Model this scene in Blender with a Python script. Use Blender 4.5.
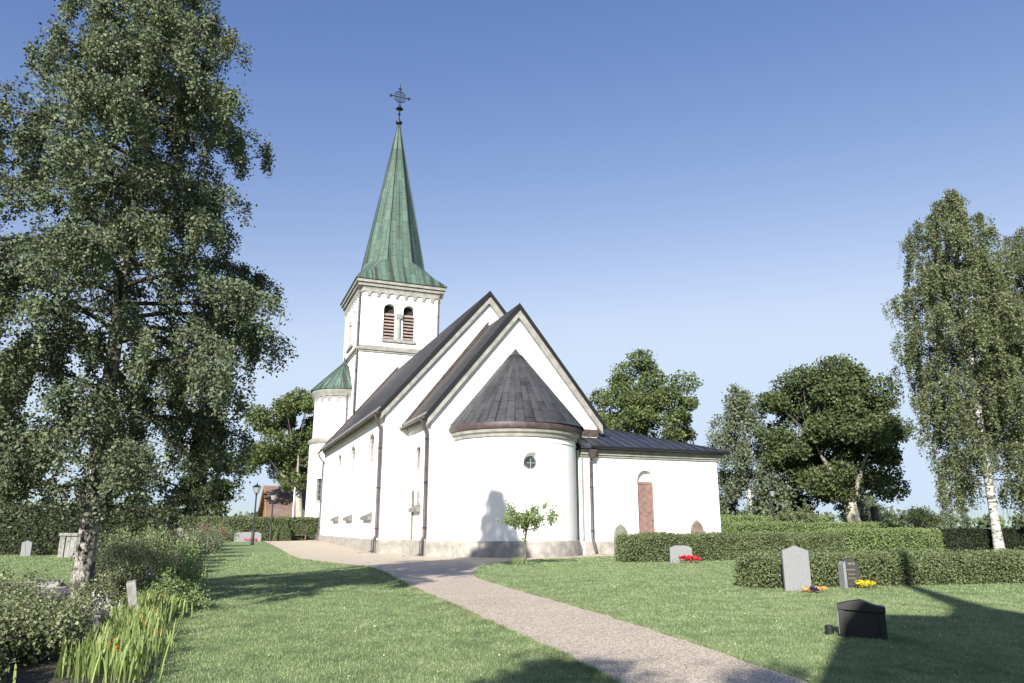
import bpy, bmesh, math, random
import numpy as np
from mathutils import Vector, Matrix

for o in list(bpy.data.objects):
    bpy.data.objects.remove(o)
SC = bpy.context.scene
COL = SC.collection
R = math.radians
RNG = np.random.default_rng(7)
random.seed(7)

# ------------------------------------------------------------------ camera
EYE = 1.38
cam_d = bpy.data.cameras.new('camera')
cam = bpy.data.objects.new('camera', cam_d)
COL.objects.link(cam)
cam.location = (0, 0, EYE)
cam.rotation_euler = (R(90 + 14.184), 0, 0)
cam_d.sensor_width = 36
cam_d.lens = 36 * 730 / 1024
cam_d.clip_end = 6000
cam_d.clip_start = 0.05
SC.camera = cam

# ------------------------------------------------------------------ light
SUN_EL = 25.5
SUN_AZ = 16.5          # light travels this many degrees to the right of straight ahead
w = bpy.data.worlds.new('World')
SC.world = w
w.use_nodes = True
nt = w.node_tree
bg = nt.nodes['Background']
sky = nt.nodes.new('ShaderNodeTexSky')
sky.sky_type = 'NISHITA'
sky.sun_disc = False
sky.sun_elevation = R(SUN_EL)
sky.sun_rotation = R(180 + SUN_AZ)
sky.air_density = 1.0
sky.dust_density = 0.6
sky.ozone_density = 3.0
# a paler, whiter sky low down and a deeper blue high up: contrast per channel, glare round the sun held back
sx_ = nt.nodes.new('ShaderNodeSeparateColor'); cx_ = nt.nodes.new('ShaderNodeCombineColor')
nt.links.new(sky.outputs[0], sx_.inputs[0])
for k_, (top_, g_, m_) in enumerate(((2.05, 1.5, 1.29), (3.6, 1.20, 1.0), (5.6, 0.78, 1.54))):
    a_ = nt.nodes.new('ShaderNodeMath'); a_.operation = 'SMOOTH_MIN'; a_.inputs[1].default_value = top_ * 1.04; a_.inputs[2].default_value = top_ * 0.35
    b_ = nt.nodes.new('ShaderNodeMath'); b_.operation = 'POWER'; b_.inputs[1].default_value = g_
    c_ = nt.nodes.new('ShaderNodeMath'); c_.operation = 'MULTIPLY'; c_.inputs[1].default_value = m_
    nt.links.new(sx_.outputs[k_], a_.inputs[0]); nt.links.new(a_.outputs[0], b_.inputs[0]); nt.links.new(b_.outputs[0], c_.inputs[0]); nt.links.new(c_.outputs[0], cx_.inputs[k_])
nt.links.new(cx_.outputs[0], bg.inputs[0])
bg.inputs[1].default_value = 0.078
sd = bpy.data.lights.new('sun', 'SUN')
sun = bpy.data.objects.new('sun', sd)
COL.objects.link(sun)
sd.energy = 4.9
sd.angle = R(0.5)
sd.color = (1.0, 0.95, 0.87)
SUN_DIR = Vector((math.sin(R(SUN_AZ)) * math.cos(R(SUN_EL)), math.cos(R(SUN_AZ)) * math.cos(R(SUN_EL)), -math.sin(R(SUN_EL))))
sun.rotation_euler = SUN_DIR.to_track_quat('-Z', 'Y').to_euler()
sun.location = (-20, -40, 40)

SC.view_settings.view_transform = 'Standard'
SC.view_settings.look = 'None'
SC.view_settings.gamma = 1
SC.view_settings.exposure = 1.05
SC.render.engine = 'CYCLES'
SC.cycles.max_bounces = 6
SC.cycles.diffuse_bounces = 3
SC.cycles.glossy_bounces = 2
SC.cycles.transmission_bounces = 4
SC.cycles.use_denoising = True

# ------------------------------------------------------------------ helpers: scene bookkeeping
CH_O = Vector((-3.94, 35.49, 0))
CH_A = R(21.65)
CU = Vector((-math.sin(CH_A), math.cos(CH_A), 0))     # into the church (west)
CV = Vector((math.cos(CH_A), math.sin(CH_A), 0))


def terrain(x, y):
    l = (np.asarray(x) - CH_O.x) * CU.x + (np.asarray(y) - CH_O.y) * CU.y
    t = np.clip((l - 5) / 21, 0, 1)
    return 0.22 * t * t * (3 - 2 * t)


def tz(x, y):
    return float(terrain(x, y))


def tag(o, label=None, cat=None, group=None, kind=None):
    if label: o['label'] = label
    if cat: o['category'] = cat
    if group: o['group'] = group
    if kind: o['kind'] = kind
    return o


def empty(name, loc=(0, 0, 0), rz=0.0):
    o = bpy.data.objects.new(name, None)
    o.location = loc
    o.rotation_euler = (0, 0, rz)
    o.empty_display_size = 0.2
    COL.objects.link(o)
    return o


def copy_tree(o, parent=None):
    c = o.copy()
    COL.objects.link(c)
    if parent is not None:
        c.parent = parent
    for ch in list(o.children):
        copy_tree(ch, c)
    return c


def link_mesh(name, me, mat, parent=None, loc=None):
    o = bpy.data.objects.new(name, me)
    if mat is not None:
        if isinstance(mat, (list, tuple)):
            for m in mat: me.materials.append(m)
        else:
            me.materials.append(mat)
    if parent is not None:
        o.parent = parent
    if loc is not None:
        o.location = loc
    COL.objects.link(o)
    return o


class MB:
    """collects verts and faces"""
    def __init__(self):
        self.v = []; self.f = []; self.mi = []; self.cur = 0

    def add(self, vs, fs):
        n = len(self.v)
        self.v += [tuple(p) for p in vs]
        self.f += [tuple(i + n for i in f) for f in fs]
        self.mi += [self.cur] * len(fs)
        return self

    def box(self, x0, x1, y0, y1, z0, z1):
        vs = [(x0, y0, z0), (x1, y0, z0), (x1, y1, z0), (x0, y1, z0), (x0, y0, z1), (x1, y0, z1), (x1, y1, z1), (x0, y1, z1)]
        fs = [(0, 3, 2, 1), (4, 5, 6, 7), (0, 1, 5, 4), (1, 2, 6, 5), (2, 3, 7, 6), (3, 0, 4, 7)]
        return self.add(vs, fs)

    def prism(self, poly, a, b, axis='y'):
        """poly in 2D, extruded from a to b. axis y: (x,z); axis x: (y,z); axis z: (x,y)"""
        area = sum(poly[i][0] * poly[(i + 1) % len(poly)][1] - poly[(i + 1) % len(poly)][0] * poly[i][1] for i in range(len(poly)))
        if area < 0: poly = poly[::-1]
        n = len(poly)
        if axis == 'y':
            p = lambda q, t: (q[0], t, q[1])
        elif axis == 'x':
            p = lambda q, t: (t, q[0], q[1])
        else:
            p = lambda q, t: (q[0], q[1], t)
        vs = [p(q, a) for q in poly] + [p(q, b) for q in poly]
        fs = [tuple(range(n))[::-1], tuple(range(n, 2 * n))] + [(i, (i + 1) % n, n + (i + 1) % n, n + i) for i in range(n)]
        if axis == 'y':
            fs = [f[::-1] for f in fs]
        return self.add(vs, fs)

    def lathe(self, prof, c=(0, 0), n=32, a0=0.0, a1=360.0, cap=False):
        """prof list of (r,z)"""
        full = abs(a1 - a0 - 360) < 1e-6
        m = n if full else n + 1
        ang = [R(a0 + (a1 - a0) * i / n) for i in range(m)]
        vs = [(c[0] + r * math.cos(t), c[1] + r * math.sin(t), z) for t in ang for (r, z) in prof]
        k = len(prof)
        fs = []
        for i in range(n):
            j = (i + 1) % m
            for q in range(k - 1):
                fs.append((i * k + q, j * k + q, j * k + q + 1, i * k + q + 1))
        if cap and full:
            fs.append(tuple(i * k for i in range(m))[::-1])
            fs.append(tuple(i * k + k - 1 for i in range(m)))
        return self.add(vs, fs)

    def tube(self, pts, r, n=8, cap=True):
        pts = [Vector(p) for p in pts]
        rs = r if isinstance(r, (list, tuple, np.ndarray)) else [r] * len(pts)
        vs = []; fs = []
        up = Vector((0, 0, 1))
        d0 = (pts[1] - pts[0]).normalized()
        nrm = d0.cross(up)
        if nrm.length < 1e-3: nrm = d0.cross(Vector((1, 0, 0)))
        nrm.normalize()
        for i, p in enumerate(pts):
            if i == 0: d = pts[1] - pts[0]
            elif i == len(pts) - 1: d = pts[-1] - pts[-2]
            else: d = (pts[i + 1] - pts[i]).normalized() + (pts[i] - pts[i - 1]).normalized()
            if d.length < 1e-9: d = Vector((0, 0, 1))
            d.normalize()
            nrm = nrm - d * nrm.dot(d)
            if nrm.length < 1e-6: nrm = d.cross(Vector((1, 0.3, 0)))
            nrm.normalize()
            b = d.cross(nrm)
            for k in range(n):
                t = 2 * math.pi * k / n
                vs.append(p + (nrm * math.cos(t) + b * math.sin(t)) * rs[i])
        for i in range(len(pts) - 1):
            for k in range(n):
                a = i * n + k; c = i * n + (k + 1) % n
                fs.append((a, c, c + n, a + n))
        if cap:
            fs.append(tuple(range(n))[::-1])
            fs.append(tuple(range((len(pts) - 1) * n, len(pts) * n)))
        return self.add(vs, fs)

    def build(self, name, mat, parent=None, smooth=False, loc=None, rz=None, uv=None, autosmooth=None):
        me = bpy.data.meshes.new(name)
        me.from_pydata(self.v, [], self.f)
        if any(self.mi): me.polygons.foreach_set('material_index', self.mi)
        if smooth: me.polygons.foreach_set('use_smooth', [True] * len(self.f))
        if uv is not None:
            lay = me.uv_layers.new(name='UVMap')
            for p in me.polygons:
                for li in p.loop_indices:
                    lay.data[li].uv = uv(me.vertices[me.loops[li].vertex_index].co, p.normal)
        me.update()
        o = link_mesh(name, me, mat, parent, loc)
        if rz is not None: o.rotation_euler[2] = rz
        if autosmooth is not None:
            me.polygons.foreach_set('use_smooth', [True] * len(me.polygons))
            me.set_sharp_from_angle(angle=R(autosmooth))
        return o


def cut(o, cutters):
    """boolean difference by a list of MB, applied into the mesh"""
    tmp = []
    for c in cutters:
        me = bpy.data.meshes.new('cutter'); me.from_pydata(c.v, [], c.f); me.update()
        bm = bmesh.new(); bm.from_mesh(me); bmesh.ops.recalc_face_normals(bm, faces=bm.faces); bm.to_mesh(me); bm.free()
        t = bpy.data.objects.new('cutter', me); COL.objects.link(t); tmp.append(t)
        if o.parent: t.parent = o.parent
    bm = bmesh.new(); bm.from_mesh(o.data); bmesh.ops.recalc_face_normals(bm, faces=bm.faces); bm.to_mesh(o.data); bm.free()
    for t in tmp:
        m = o.modifiers.new('cut', 'BOOLEAN'); m.operation = 'DIFFERENCE'; m.solver = 'EXACT'; m.object = t
    bpy.context.view_layer.update()
    dg = bpy.context.evaluated_depsgraph_get()
    me = bpy.data.meshes.new_from_object(o.evaluated_get(dg))
    o.modifiers.clear()
    old = o.data
    nm = old.name
    o.data = me
    bpy.data.meshes.remove(old)
    me.name = nm
    for t in tmp:
        m2 = t.data
        bpy.data.objects.remove(t); bpy.data.meshes.remove(m2)
    return o


def np_mesh(name, V, F, rnd=None, mat=None, parent=None, smooth=False, loc=None):
    """V (n,3), F (m,k) all the same k"""
    me = bpy.data.meshes.new(name)
    m, k = F.shape
    me.vertices.add(len(V)); me.vertices.foreach_set('co', np.ascontiguousarray(V, dtype=np.float32).ravel())
    me.loops.add(m * k); me.loops.foreach_set('vertex_index', np.ascontiguousarray(F, dtype=np.int32).ravel())
    me.polygons.add(m)
    me.polygons.foreach_set('loop_start', np.arange(0, m * k, k, dtype=np.int32))
    if smooth: me.polygons.foreach_set('use_smooth', np.ones(m, dtype=bool))
    if rnd is not None:
        a = me.attributes.new('rnd', 'FLOAT', 'FACE'); a.data.foreach_set('value', rnd.astype(np.float32))
    me.update(calc_edges=True)
    return link_mesh(name, me, mat, parent, loc)


# ------------------------------------------------------------------ materials
def mat_new(name):
    m = bpy.data.materials.new(name); m.use_nodes = True
    n = m.node_tree
    b = n.nodes['Principled BSDF']
    return m, n, b


def ramp(n, fac, stops):
    r = n.nodes.new('ShaderNodeValToRGB')
    e = r.color_ramp.elements
    while len(e) > 1: e.remove(e[0])
    e[0].position = stops[0][0]; e[0].color = (*stops[0][1], 1)
    for p, c in stops[1:]:
        q = e.new(p); q.color = (*c, 1)
    n.links.new(fac, r.inputs[0])
    return r.outputs[0]


def coords(n, kind='Object', scale=(1, 1, 1)):
    t = n.nodes.new('ShaderNodeTexCoord'); mp = n.nodes.new('ShaderNodeMapping')
    mp.inputs['Scale'].default_value = scale
    n.links.new(t.outputs[kind], mp.inputs[0])
    return mp.outputs[0]


def noise(n, vec, scale, detail=4, rough=0.55, out='Fac'):
    t = n.nodes.new('ShaderNodeTexNoise')
    t.inputs['Scale'].default_value = scale; t.inputs['Detail'].default_value = detail; t.inputs['Roughness'].default_value = rough
    n.links.new(vec, t.inputs['Vector'])
    return t.outputs[out]


def bump(n, b, h, strength=0.3, dist=0.02):
    bp = n.nodes.new('ShaderNodeBump'); bp.inputs['Strength'].default_value = strength; bp.inputs['Distance'].default_value = dist
    n.links.new(h, bp.inputs['Height']); n.links.new(bp.outputs[0], b.inputs['Normal'])
    return bp


def mixc(n, fac, a, b, mode='MIX'):
    m = n.nodes.new('ShaderNodeMix'); m.data_type = 'RGBA'; m.blend_type = mode
    for s, i in ((fac, 0), (a, 6), (b, 7)):
        if isinstance(s, (int, float)): m.inputs[i].default_value = s
        elif isinstance(s, tuple): m.inputs[i].default_value = (*s, 1)
        else: n.links.new(s, m.inputs[i])
    return m.outputs[2]


def mat_noise(name, c0, c1, scale=3.0, rough=0.8, bump_s=0.2, bump_scale=40, metallic=0.0, coord='Object', lo=0.35, hi=0.65, stretch=(1, 1, 1), bd=0.02):
    m, n, b = mat_new(name)
    v = coords(n, coord, stretch)
    f = noise(n, v, scale, 6)
    n.links.new(ramp(n, f, [(lo, c0), (hi, c1)]), b.inputs['Base Color'])
    b.inputs['Roughness'].default_value = rough; b.inputs['Metallic'].default_value = metallic
    if bump_s: bump(n, b, noise(n, v, bump_scale, 4), bump_s, bd)
    return m


def mat_leaf(name, dark, light, trans=0.3, rough=0.5, hue=None, scale=0.6):
    m, n, b = mat_new(name)
    a = n.nodes.new('ShaderNodeAttribute'); a.attribute_name = 'rnd'
    f = noise(n, coords(n), scale, 3)
    s = n.nodes.new('ShaderNodeMath'); s.operation = 'MULTIPLY_ADD'; s.inputs[1].default_value = 0.75; s.inputs[2].default_value = -0.12
    n.links.new(a.outputs['Fac'], s.inputs[0])
    s2 = n.nodes.new('ShaderNodeMath'); s2.operation = 'MULTIPLY_ADD'; s2.inputs[1].default_value = 0.5
    n.links.new(f, s2.inputs[0]); n.links.new(s.outputs[0], s2.inputs[2])
    stops = [(0.0, dark), (0.9, light)]
    if hue: stops.append((1.0, hue))
    c = ramp(n, s2.outputs[0], stops)
    n.links.new(c, b.inputs['Base Color'])
    b.inputs['Roughness'].default_value = rough
    b.inputs['Specular IOR Level'].default_value = 0.2
    t = n.nodes.new('ShaderNodeBsdfTranslucent')
    hs = n.nodes.new('ShaderNodeHueSaturation'); hs.inputs['Saturation'].default_value = 1.1; hs.inputs['Value'].default_value = 1.2
    n.links.new(c, hs.inputs['Color']); n.links.new(hs.outputs[0], t.inputs[0])
    mx = n.nodes.new('ShaderNodeMixShader'); mx.inputs[0].default_value = trans
    n.links.new(b.outputs[0], mx.inputs[1]); n.links.new(t.outputs[0], mx.inputs[2])
    n.links.new(mx.outputs[0], n.nodes['Material Output'].inputs[0])
    return m


def mat_plain(name, c, rough=0.6, metallic=0.0, spec=0.4):
    m, n, b = mat_new(name)
    v = coords(n)
    f = noise(n, v, 6, 4)
    k = tuple(min(1, x * 1.12) for x in c); d = tuple(x * 0.86 for x in c)
    n.links.new(ramp(n, f, [(0.3, d), (0.7, k)]), b.inputs['Base Color'])
    b.inputs['Roughness'].default_value = rough; b.inputs['Metallic'].default_value = metallic
    b.inputs['Specular IOR Level'].default_value = spec
    return m


def mat_plaster():
    m, n, b = mat_new('white_plaster')
    v = coords(n)
    f = noise(n, v, 0.35, 6)
    g = noise(n, coords(n, 'Object', (3, 3, 0.35)), 1.0, 5)
    c = ramp(n, f, [(0.3, (0.76, 0.75, 0.73)), (0.7, (0.83, 0.825, 0.81))])
    c2 = ramp(n, g, [(0.62, (1, 1, 1)), (0.8, (0.93, 0.925, 0.90))])
    n.links.new(mixc(n, 1.0, c, c2, 'MULTIPLY'), b.inputs['Base Color'])
    b.inputs['Roughness'].default_value = 0.9; b.inputs['Specular IOR Level'].default_value = 0.2
    bump(n, b, noise(n, v, 14, 5, 0.65), 0.35, 0.02)
    return m


def mat_sheet(name, c1, c2, seam, bw, bh, rough=0.5, streak=None, metallic=0.0, streaks=None):
    """sheet metal laid in staggered plates, in the mesh's own UV (metres)"""
    m, n, b = mat_new(name)
    uv = coords(n, 'UV')
    br = n.nodes.new('ShaderNodeTexBrick')
    br.inputs['Color1'].default_value = (*c1, 1); br.inputs['Color2'].default_value = (*c2, 1); br.inputs['Mortar'].default_value = (*seam, 1)
    br.inputs['Scale'].default_value = 1.0; br.inputs['Mortar Size'].default_value = 0.022; br.inputs['Mortar Smooth'].default_value = 0.3
    br.inputs['Brick Width'].default_value = bh; br.inputs['Row Height'].default_value = bw
    br.offset = 0.5
    sx = n.nodes.new('ShaderNodeSeparateXYZ'); cb = n.nodes.new('ShaderNodeCombineXYZ')
    n.links.new(uv, sx.inputs[0]); n.links.new(sx.outputs[1], cb.inputs[0]); n.links.new(sx.outputs[0], cb.inputs[1])
    n.links.new(cb.outputs[0], br.inputs['Vector'])
    f = noise(n, coords(n, 'Object', (1, 1, 0.25)), 1.6, 6, 0.65)
    lo = tuple(x * 0.55 for x in c1); 
    c = mixc(n, ramp(n, f, [(0.35, (0, 0, 0)), (0.75, (0.8, 0.8, 0.8))]), br.outputs['Color'], streak or lo)
    if streaks:      # runs of bare brown metal down single rows of plates
        q = noise(n, coords(n, 'UV', (1.7, 0.035, 1)), 1.0, 2, 0.5)
        c = mixc(n, ramp(n, q, [(0.52, (0, 0, 0)), (0.60, (0.85, 0.85, 0.85))]), c, streaks)
    f2 = noise(n, coords(n), 9, 5, 0.7)
    c = mixc(n, 0.35, c, ramp(n, f2, [(0.3, (0.35, 0.35, 0.35)), (0.7, (0.95, 0.95, 0.95))]), 'OVERLAY')
    n.links.new(c, b.inputs['Base Color'])
    b.inputs['Roughness'].default_value = rough; b.inputs['Metallic'].default_value = metallic; b.inputs['Specular IOR Level'].default_value = 0.25
    bump(n, b, br.outputs['Fac'], 0.8, 0.03)
    return m


M = {}
M['plaster'] = mat_plaster()
M['stone_trim'] = mat_noise('pale_limestone_trim', (0.20, 0.195, 0.178), (0.30, 0.294, 0.27), 2.5, 0.85, 0.3, 30)
M['plinth'] = mat_noise('granite_plinth', (0.235, 0.222, 0.195), (0.37, 0.354, 0.32), 3.0, 0.85, 0.5, 45)
M['roof_lead'] = mat_sheet('grey_roof_sheet', (0.022, 0.022, 0.025), (0.055, 0.055, 0.060), (0.004, 0.004, 0.005), 0.6, 1.15, 0.5, (0.062, 0.062, 0.066))
M['roof_nave'] = mat_sheet('dark_roof_sheet', (0.026, 0.024, 0.025), (0.050, 0.046, 0.047), (0.010, 0.009, 0.009), 0.6, 1.2, 0.6)
M['roof_annex'] = mat_sheet('slate_blue_roof_sheet', (0.030, 0.033, 0.044), (0.048, 0.051, 0.066), (0.012, 0.012, 0.016), 0.62, 4.0, 0.45)
M['copper_green'] = mat_sheet('verdigris_copper', (0.046, 0.090, 0.068), (0.092, 0.155, 0.123), (0.022, 0.034, 0.028), 0.55, 1.3, 0.6, (0.075, 0.095, 0.078), streaks=(0.030, 0.033, 0.027))
M['conduit'] = mat_noise('olive_stained_stone', (0.11, 0.105, 0.075), (0.19, 0.18, 0.135), 4, 0.8, 0.3, 40)
M['sill'] = mat_noise('grey_sill_stone', (0.12, 0.118, 0.105), (0.2, 0.195, 0.175), 4, 0.8, 0.3, 40)
M['copper_red'] = mat_noise('red_brown_copper', (0.042, 0.029, 0.029), (0.08, 0.058, 0.057), 4, 0.55, 0.1, 30)
M['pipe'] = mat_noise('brown_downpipe', (0.045, 0.035, 0.038), (0.09, 0.073, 0.077), 3, 0.5, 0.0)
M['iron'] = mat_plain('black_iron', (0.018, 0.018, 0.02), 0.5, 0.3)
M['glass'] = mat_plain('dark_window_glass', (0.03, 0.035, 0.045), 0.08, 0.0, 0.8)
M['sky_glass'] = mat_plain('sky_reflection_glass', (0.26, 0.27, 0.285), 0.12, 0.0, 0.6)  # pale base colour paints reflected sky into the panes
M['frame_grey'] = mat_plain('grey_window_frame', (0.22, 0.23, 0.22), 0.6)
M['louvre'] = mat_noise('weathered_red_louvre', (0.22, 0.165, 0.145), (0.34, 0.265, 0.235), 5, 0.75, 0.1, 40)
M['door'] = mat_noise('red_brown_door_paint', (0.175, 0.105, 0.092), (0.235, 0.145, 0.13), 3, 0.6, 0.15, 60)
M['inside'] = mat_plain('belfry_dark_wood', (0.02, 0.018, 0.017), 0.9)
M['white_pipe'] = mat_plain('pale_zinc_foot', (0.62, 0.60, 0.58), 0.5)

# ------------------------------------------------------------------ ground
# right and left edges of the gravel, traced on the ground and rounded
PATH = [(-21.5, 64), (-18.4, 56.5), (-13.0, 43.0), (-9.9, 34.6), (-8.3, 31.4), (-7.0, 29.3), (-5.6, 27.2), (-4.45, 25.0), (-3.3, 21.3), (-2.17, 17.4), (-1.3, 14.6),
        (-0.5, 12.1), (0.15, 10.0), (0.76, 7.95), (1.1, 6.4), (1.9, 1.0), (2.6, -6), (4.8, -6), (4.0, 1.0), (3.1, 5.4), (2.66, 7.2), (2.45, 8.15), (2.1, 9.75),
        (1.51, 12.1), (0.56, 15.4), (-0.35, 18.6), (-1.05, 21.4), (-1.15, 24.6), (-0.75, 28.3), (0.75, 31.6), (3.0, 33.9), (5.0, 35.6),
        (12.5, 38.6), (13.5, 41), (6, 40), (-3.0, 37.5), (-10.0, 50.0), (-16.5, 70), (-22, 70)]


def poly_np(poly, x, y):
    x = np.asarray(x); y = np.asarray(y)
    ins = np.zeros(x.shape, bool)
    n = len(poly)
    for i in range(n):
        x0, y0 = poly[i]; x1, y1 = poly[(i + 1) % n]
        if y0 == y1: continue
        c = ((y0 > y) != (y1 > y)) & (x < (x1 - x0) * (y - y0) / (y1 - y0) + x0)
        ins ^= c
    return ins


def smooth_poly(poly, step=0.35, jit=0.0, seed=1):
    rg = np.random.default_rng(seed)
    pts = []
    n = len(poly)
    for i in range(n):
        p = [np.array(poly[(i + k) % n], float) for k in (-1, 0, 1, 2)]
        L = np.linalg.norm(p[2] - p[1]); k = max(1, int(L / step))
        for j in range(k):
            t = j / k
            q = 0.5 * ((2 * p[1]) + (-p[0] + p[2]) * t + (2 * p[0] - 5 * p[1] + 4 * p[2] - p[3]) * t * t + (-p[0] + 3 * p[1] - 3 * p[2] + p[3]) * t ** 3)
            pts.append(q + rg.normal(0, jit, 2))
    return [tuple(q) for q in pts]


def flat_sheet(name, poly, mat, lift, cell=0.8):
    """sheet with the outline poly, cut into cells so that it follows the terrain"""
    bm = bmesh.new()
    vs = [bm.verts.new((x, y, 0)) for x, y in poly]
    bm.faces.new(vs)
    ys = [p[1] for p in poly]; xs = [p[0] for p in poly]
    for k in np.arange(min(ys) + 2, max(ys), 3.0):
        bmesh.ops.bisect_plane(bm, geom=bm.verts[:] + bm.edges[:] + bm.faces[:], plane_co=(0, k, 0), plane_no=(0, 1, 0))
    for k in np.arange(min(xs) + 2, max(xs), 3.0):
        bmesh.ops.bisect_plane(bm, geom=bm.verts[:] + bm.edges[:] + bm.faces[:], plane_co=(k, 0, 0), plane_no=(1, 0, 0))
    bmesh.ops.triangulate(bm, faces=bm.faces[:])
    for v_ in bm.verts: v_.co.z = tz(v_.co.x, v_.co.y) + lift
    bmesh.ops.recalc_face_normals(bm, faces=bm.faces)
    if sum(f.normal.z for f in bm.faces) < 0: bmesh.ops.reverse_faces(bm, faces=bm.faces)
    me = bpy.data.meshes.new(name); bm.to_mesh(me); bm.free()
    o = link_mesh(name, me, mat)
    return tag(o, kind='structure')


def mat_ground():
    m, n, b = mat_new('lawn_turf')
    v = coords(n)
    big = noise(n, v, 0.22, 4); mid = noise(n, v, 1.7, 6, 0.7); fine = noise(n, v, 38, 4, 0.7)
    c = ramp(n, mid, [(0.28, (0.115, 0.165, 0.075)), (0.55, (0.175, 0.23, 0.115)), (0.78, (0.235, 0.28, 0.155))])
    c2 = ramp(n, big, [(0.3, (0.85, 0.92, 0.85)), (0.7, (1.1, 1.05, 1.0))])
    c = mixc(n, 1.0, c, c2, 'MULTIPLY')
    c = mixc(n, 0.5, c, ramp(n, fine, [(0.3, (0.25, 0.25, 0.25)), (0.7, (0.85, 0.85, 0.8))]), 'OVERLAY')
    n.links.new(c, b.inputs['Base Color']); b.inputs['Roughness'].default_value = 0.95; b.inputs['Specular IOR Level'].default_value = 0.1
    bump(n, b, fine, 0.6, 0.03)
    return m


def mat_gravel():
    m, n, b = mat_new('pink_beige_gravel')
    v = coords(n)
    vo = n.nodes.new('ShaderNodeTexVoronoi'); vo.inputs['Scale'].default_value = 75; n.links.new(v, vo.inputs['Vector'])
    vo2 = n.nodes.new('ShaderNodeTexVoronoi'); vo2.inputs['Scale'].default_value = 15; n.links.new(v, vo2.inputs['Vector'])
    sp = n.nodes.new('ShaderNodeSeparateColor'); n.links.new(vo.outputs['Color'], sp.inputs[0])
    c = ramp(n, sp.outputs[0], [(0.0, (0.12, 0.10, 0.075)), (0.3, (0.38, 0.322, 0.245)), (0.75, (0.59, 0.505, 0.395)), (1.0, (0.90, 0.83, 0.72))])
    sp2 = n.nodes.new('ShaderNodeSeparateColor'); n.links.new(vo2.outputs['Color'], sp2.inputs[0])
    c = mixc(n, 0.18, c, ramp(n, sp2.outputs[1], [(0.2, (0.36, 0.30, 0.24)), (0.9, (0.53, 0.46, 0.38))]))
    big = noise(n, v, 0.6, 6, 0.65)
    c = mixc(n, 1.0, c, ramp(n, big, [(0.3, (0.92, 0.91, 0.90)), (0.7, (1.05, 1.04, 1.03))]), 'MULTIPLY')
    n.links.new(c, b.inputs['Base Color']); b.inputs['Roughness'].default_value = 0.9; b.inputs['Specular IOR Level'].default_value = 0.2
    bump(n, b, vo.outputs['Distance'], 0.5, 0.02)
    return m


M['turf'] = mat_ground(); M['gravel'] = mat_gravel()
M['soil'] = mat_noise('dark_bed_soil', (0.03, 0.026, 0.02), (0.07, 0.06, 0.045), 3, 0.95, 0.6, 25)


def axis(lo, hi, near, step):
    a = list(np.arange(-near, near + step, step)); g = step
    p = near
    while p < hi: g *= 1.35; p += g; a.append(p)
    p = -near; g = step
    b_ = []
    while p > lo: g *= 1.35; p -= g; b_.append(p)
    return np.array(b_[::-1] + a)


gx = axis(-3500, 3500, 45, 1.5); gy = axis(-1500, 4500, 75, 1.5)
GX, GY = np.meshgrid(gx, gy)
V = np.stack([GX, GY, terrain(GX, GY)], -1).reshape(-1, 3)
nx, ny = len(gx), len(gy)
i0 = (np.arange(ny - 1)[:, None] * nx + np.arange(nx - 1)[None]).ravel()
F = np.stack([i0, i0 + 1, i0 + nx + 1, i0 + nx], 1)
tag(np_mesh('ground', V, F, mat=M['turf'], smooth=True), kind='structure')
PATH_S = smooth_poly(PATH, 0.3, 0.025, 3)
flat_sheet('gravel_path', PATH_S, M['gravel'], 0.012)
LEFTPATH = smooth_poly([(-30, 15.2), (-20, 15.4), (-9.3, 15.1), (-8.6, 16.6), (-8.9, 18.3), (-14, 18.4), (-20, 18.6), (-30, 18.8)], 0.4, 0.02, 5)
flat_sheet('gravel_side_path', LEFTPATH, M['gravel'], 0.010)
BED = [(-3.35, 7.2), (-4.4, 9.75), (-6.35, 14.8), (-9.6, 23.4), (-13.0, 31.9), (-16.6, 42), (-19.8, 50), (-22.2, 50), (-18.6, 40), (-15.4, 31.9), (-11.9, 23.4),
       (-9.0, 15.2), (-7.9, 12.5), (-8.4, 7.2), (-8, 3), (-3, 3)]
flat_sheet('flower_bed', smooth_poly(BED, 0.4, 0.03, 6), M['soil'], 0.016)
M['straw'] = mat_noise('pale_far_field', (0.30, 0.27, 0.17), (0.36, 0.33, 0.22), 0.02, 0.95, 0)
flat_sheet('far_field', [(150, 330), (420, 330), (520, 470), (180, 470)], M['straw'], 0.05)

# ------------------------------------------------------------------ the church
church = empty('church', CH_O, CH_A)
tag(church, 'white plastered church with green copper spire and grey metal roofs behind the lawn', 'church')


def arch_poly(x0, x1, z0, ztop, n=10):
    r = (x1 - x0) / 2; cx = (x0 + x1) / 2; zs = ztop - r
    return [(x0, z0), (x1, z0)] + [(cx + r * math.cos(R(180 * i / n)), zs + r * math.sin(R(180 * i / n))) for i in range(n + 1)]


def gable_uv(co, nrm): return (co.y, co.z * 1.28)


CX = 4.55
# nave ---------------------------------------------------------------
NW, NY0, NY1 = 5.85, 4.6, 28.6
NR, NS = 14.87, 1.186           # ridge height and slope of the roof's top face
mb = MB()
zt = lambda h: NR - 0.30 - NS * h
mb.prism([(CX - NW, 0), (CX + NW, 0), (CX + NW, zt(NW)), (CX, zt(0)), (CX - NW, zt(NW))], NY0, NY1)
nave = mb.build('nave_wall', M['plaster'], church)
WIN = [(8.2, 2.2, 1.95, 6.6), (14.5, 2.2, 1.95, 6.52), (20.1, 2.2, 1.95, 6.45)]
cs = []
for (yc, wd, z0, z1) in WIN:
    c = MB(); c.prism(arch_poly(yc - wd / 2, yc + wd / 2, z0, z1), CX - NW - 0.5, CX - NW + 0.2, 'x'); cs.append(c)
cut(nave, cs)


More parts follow.
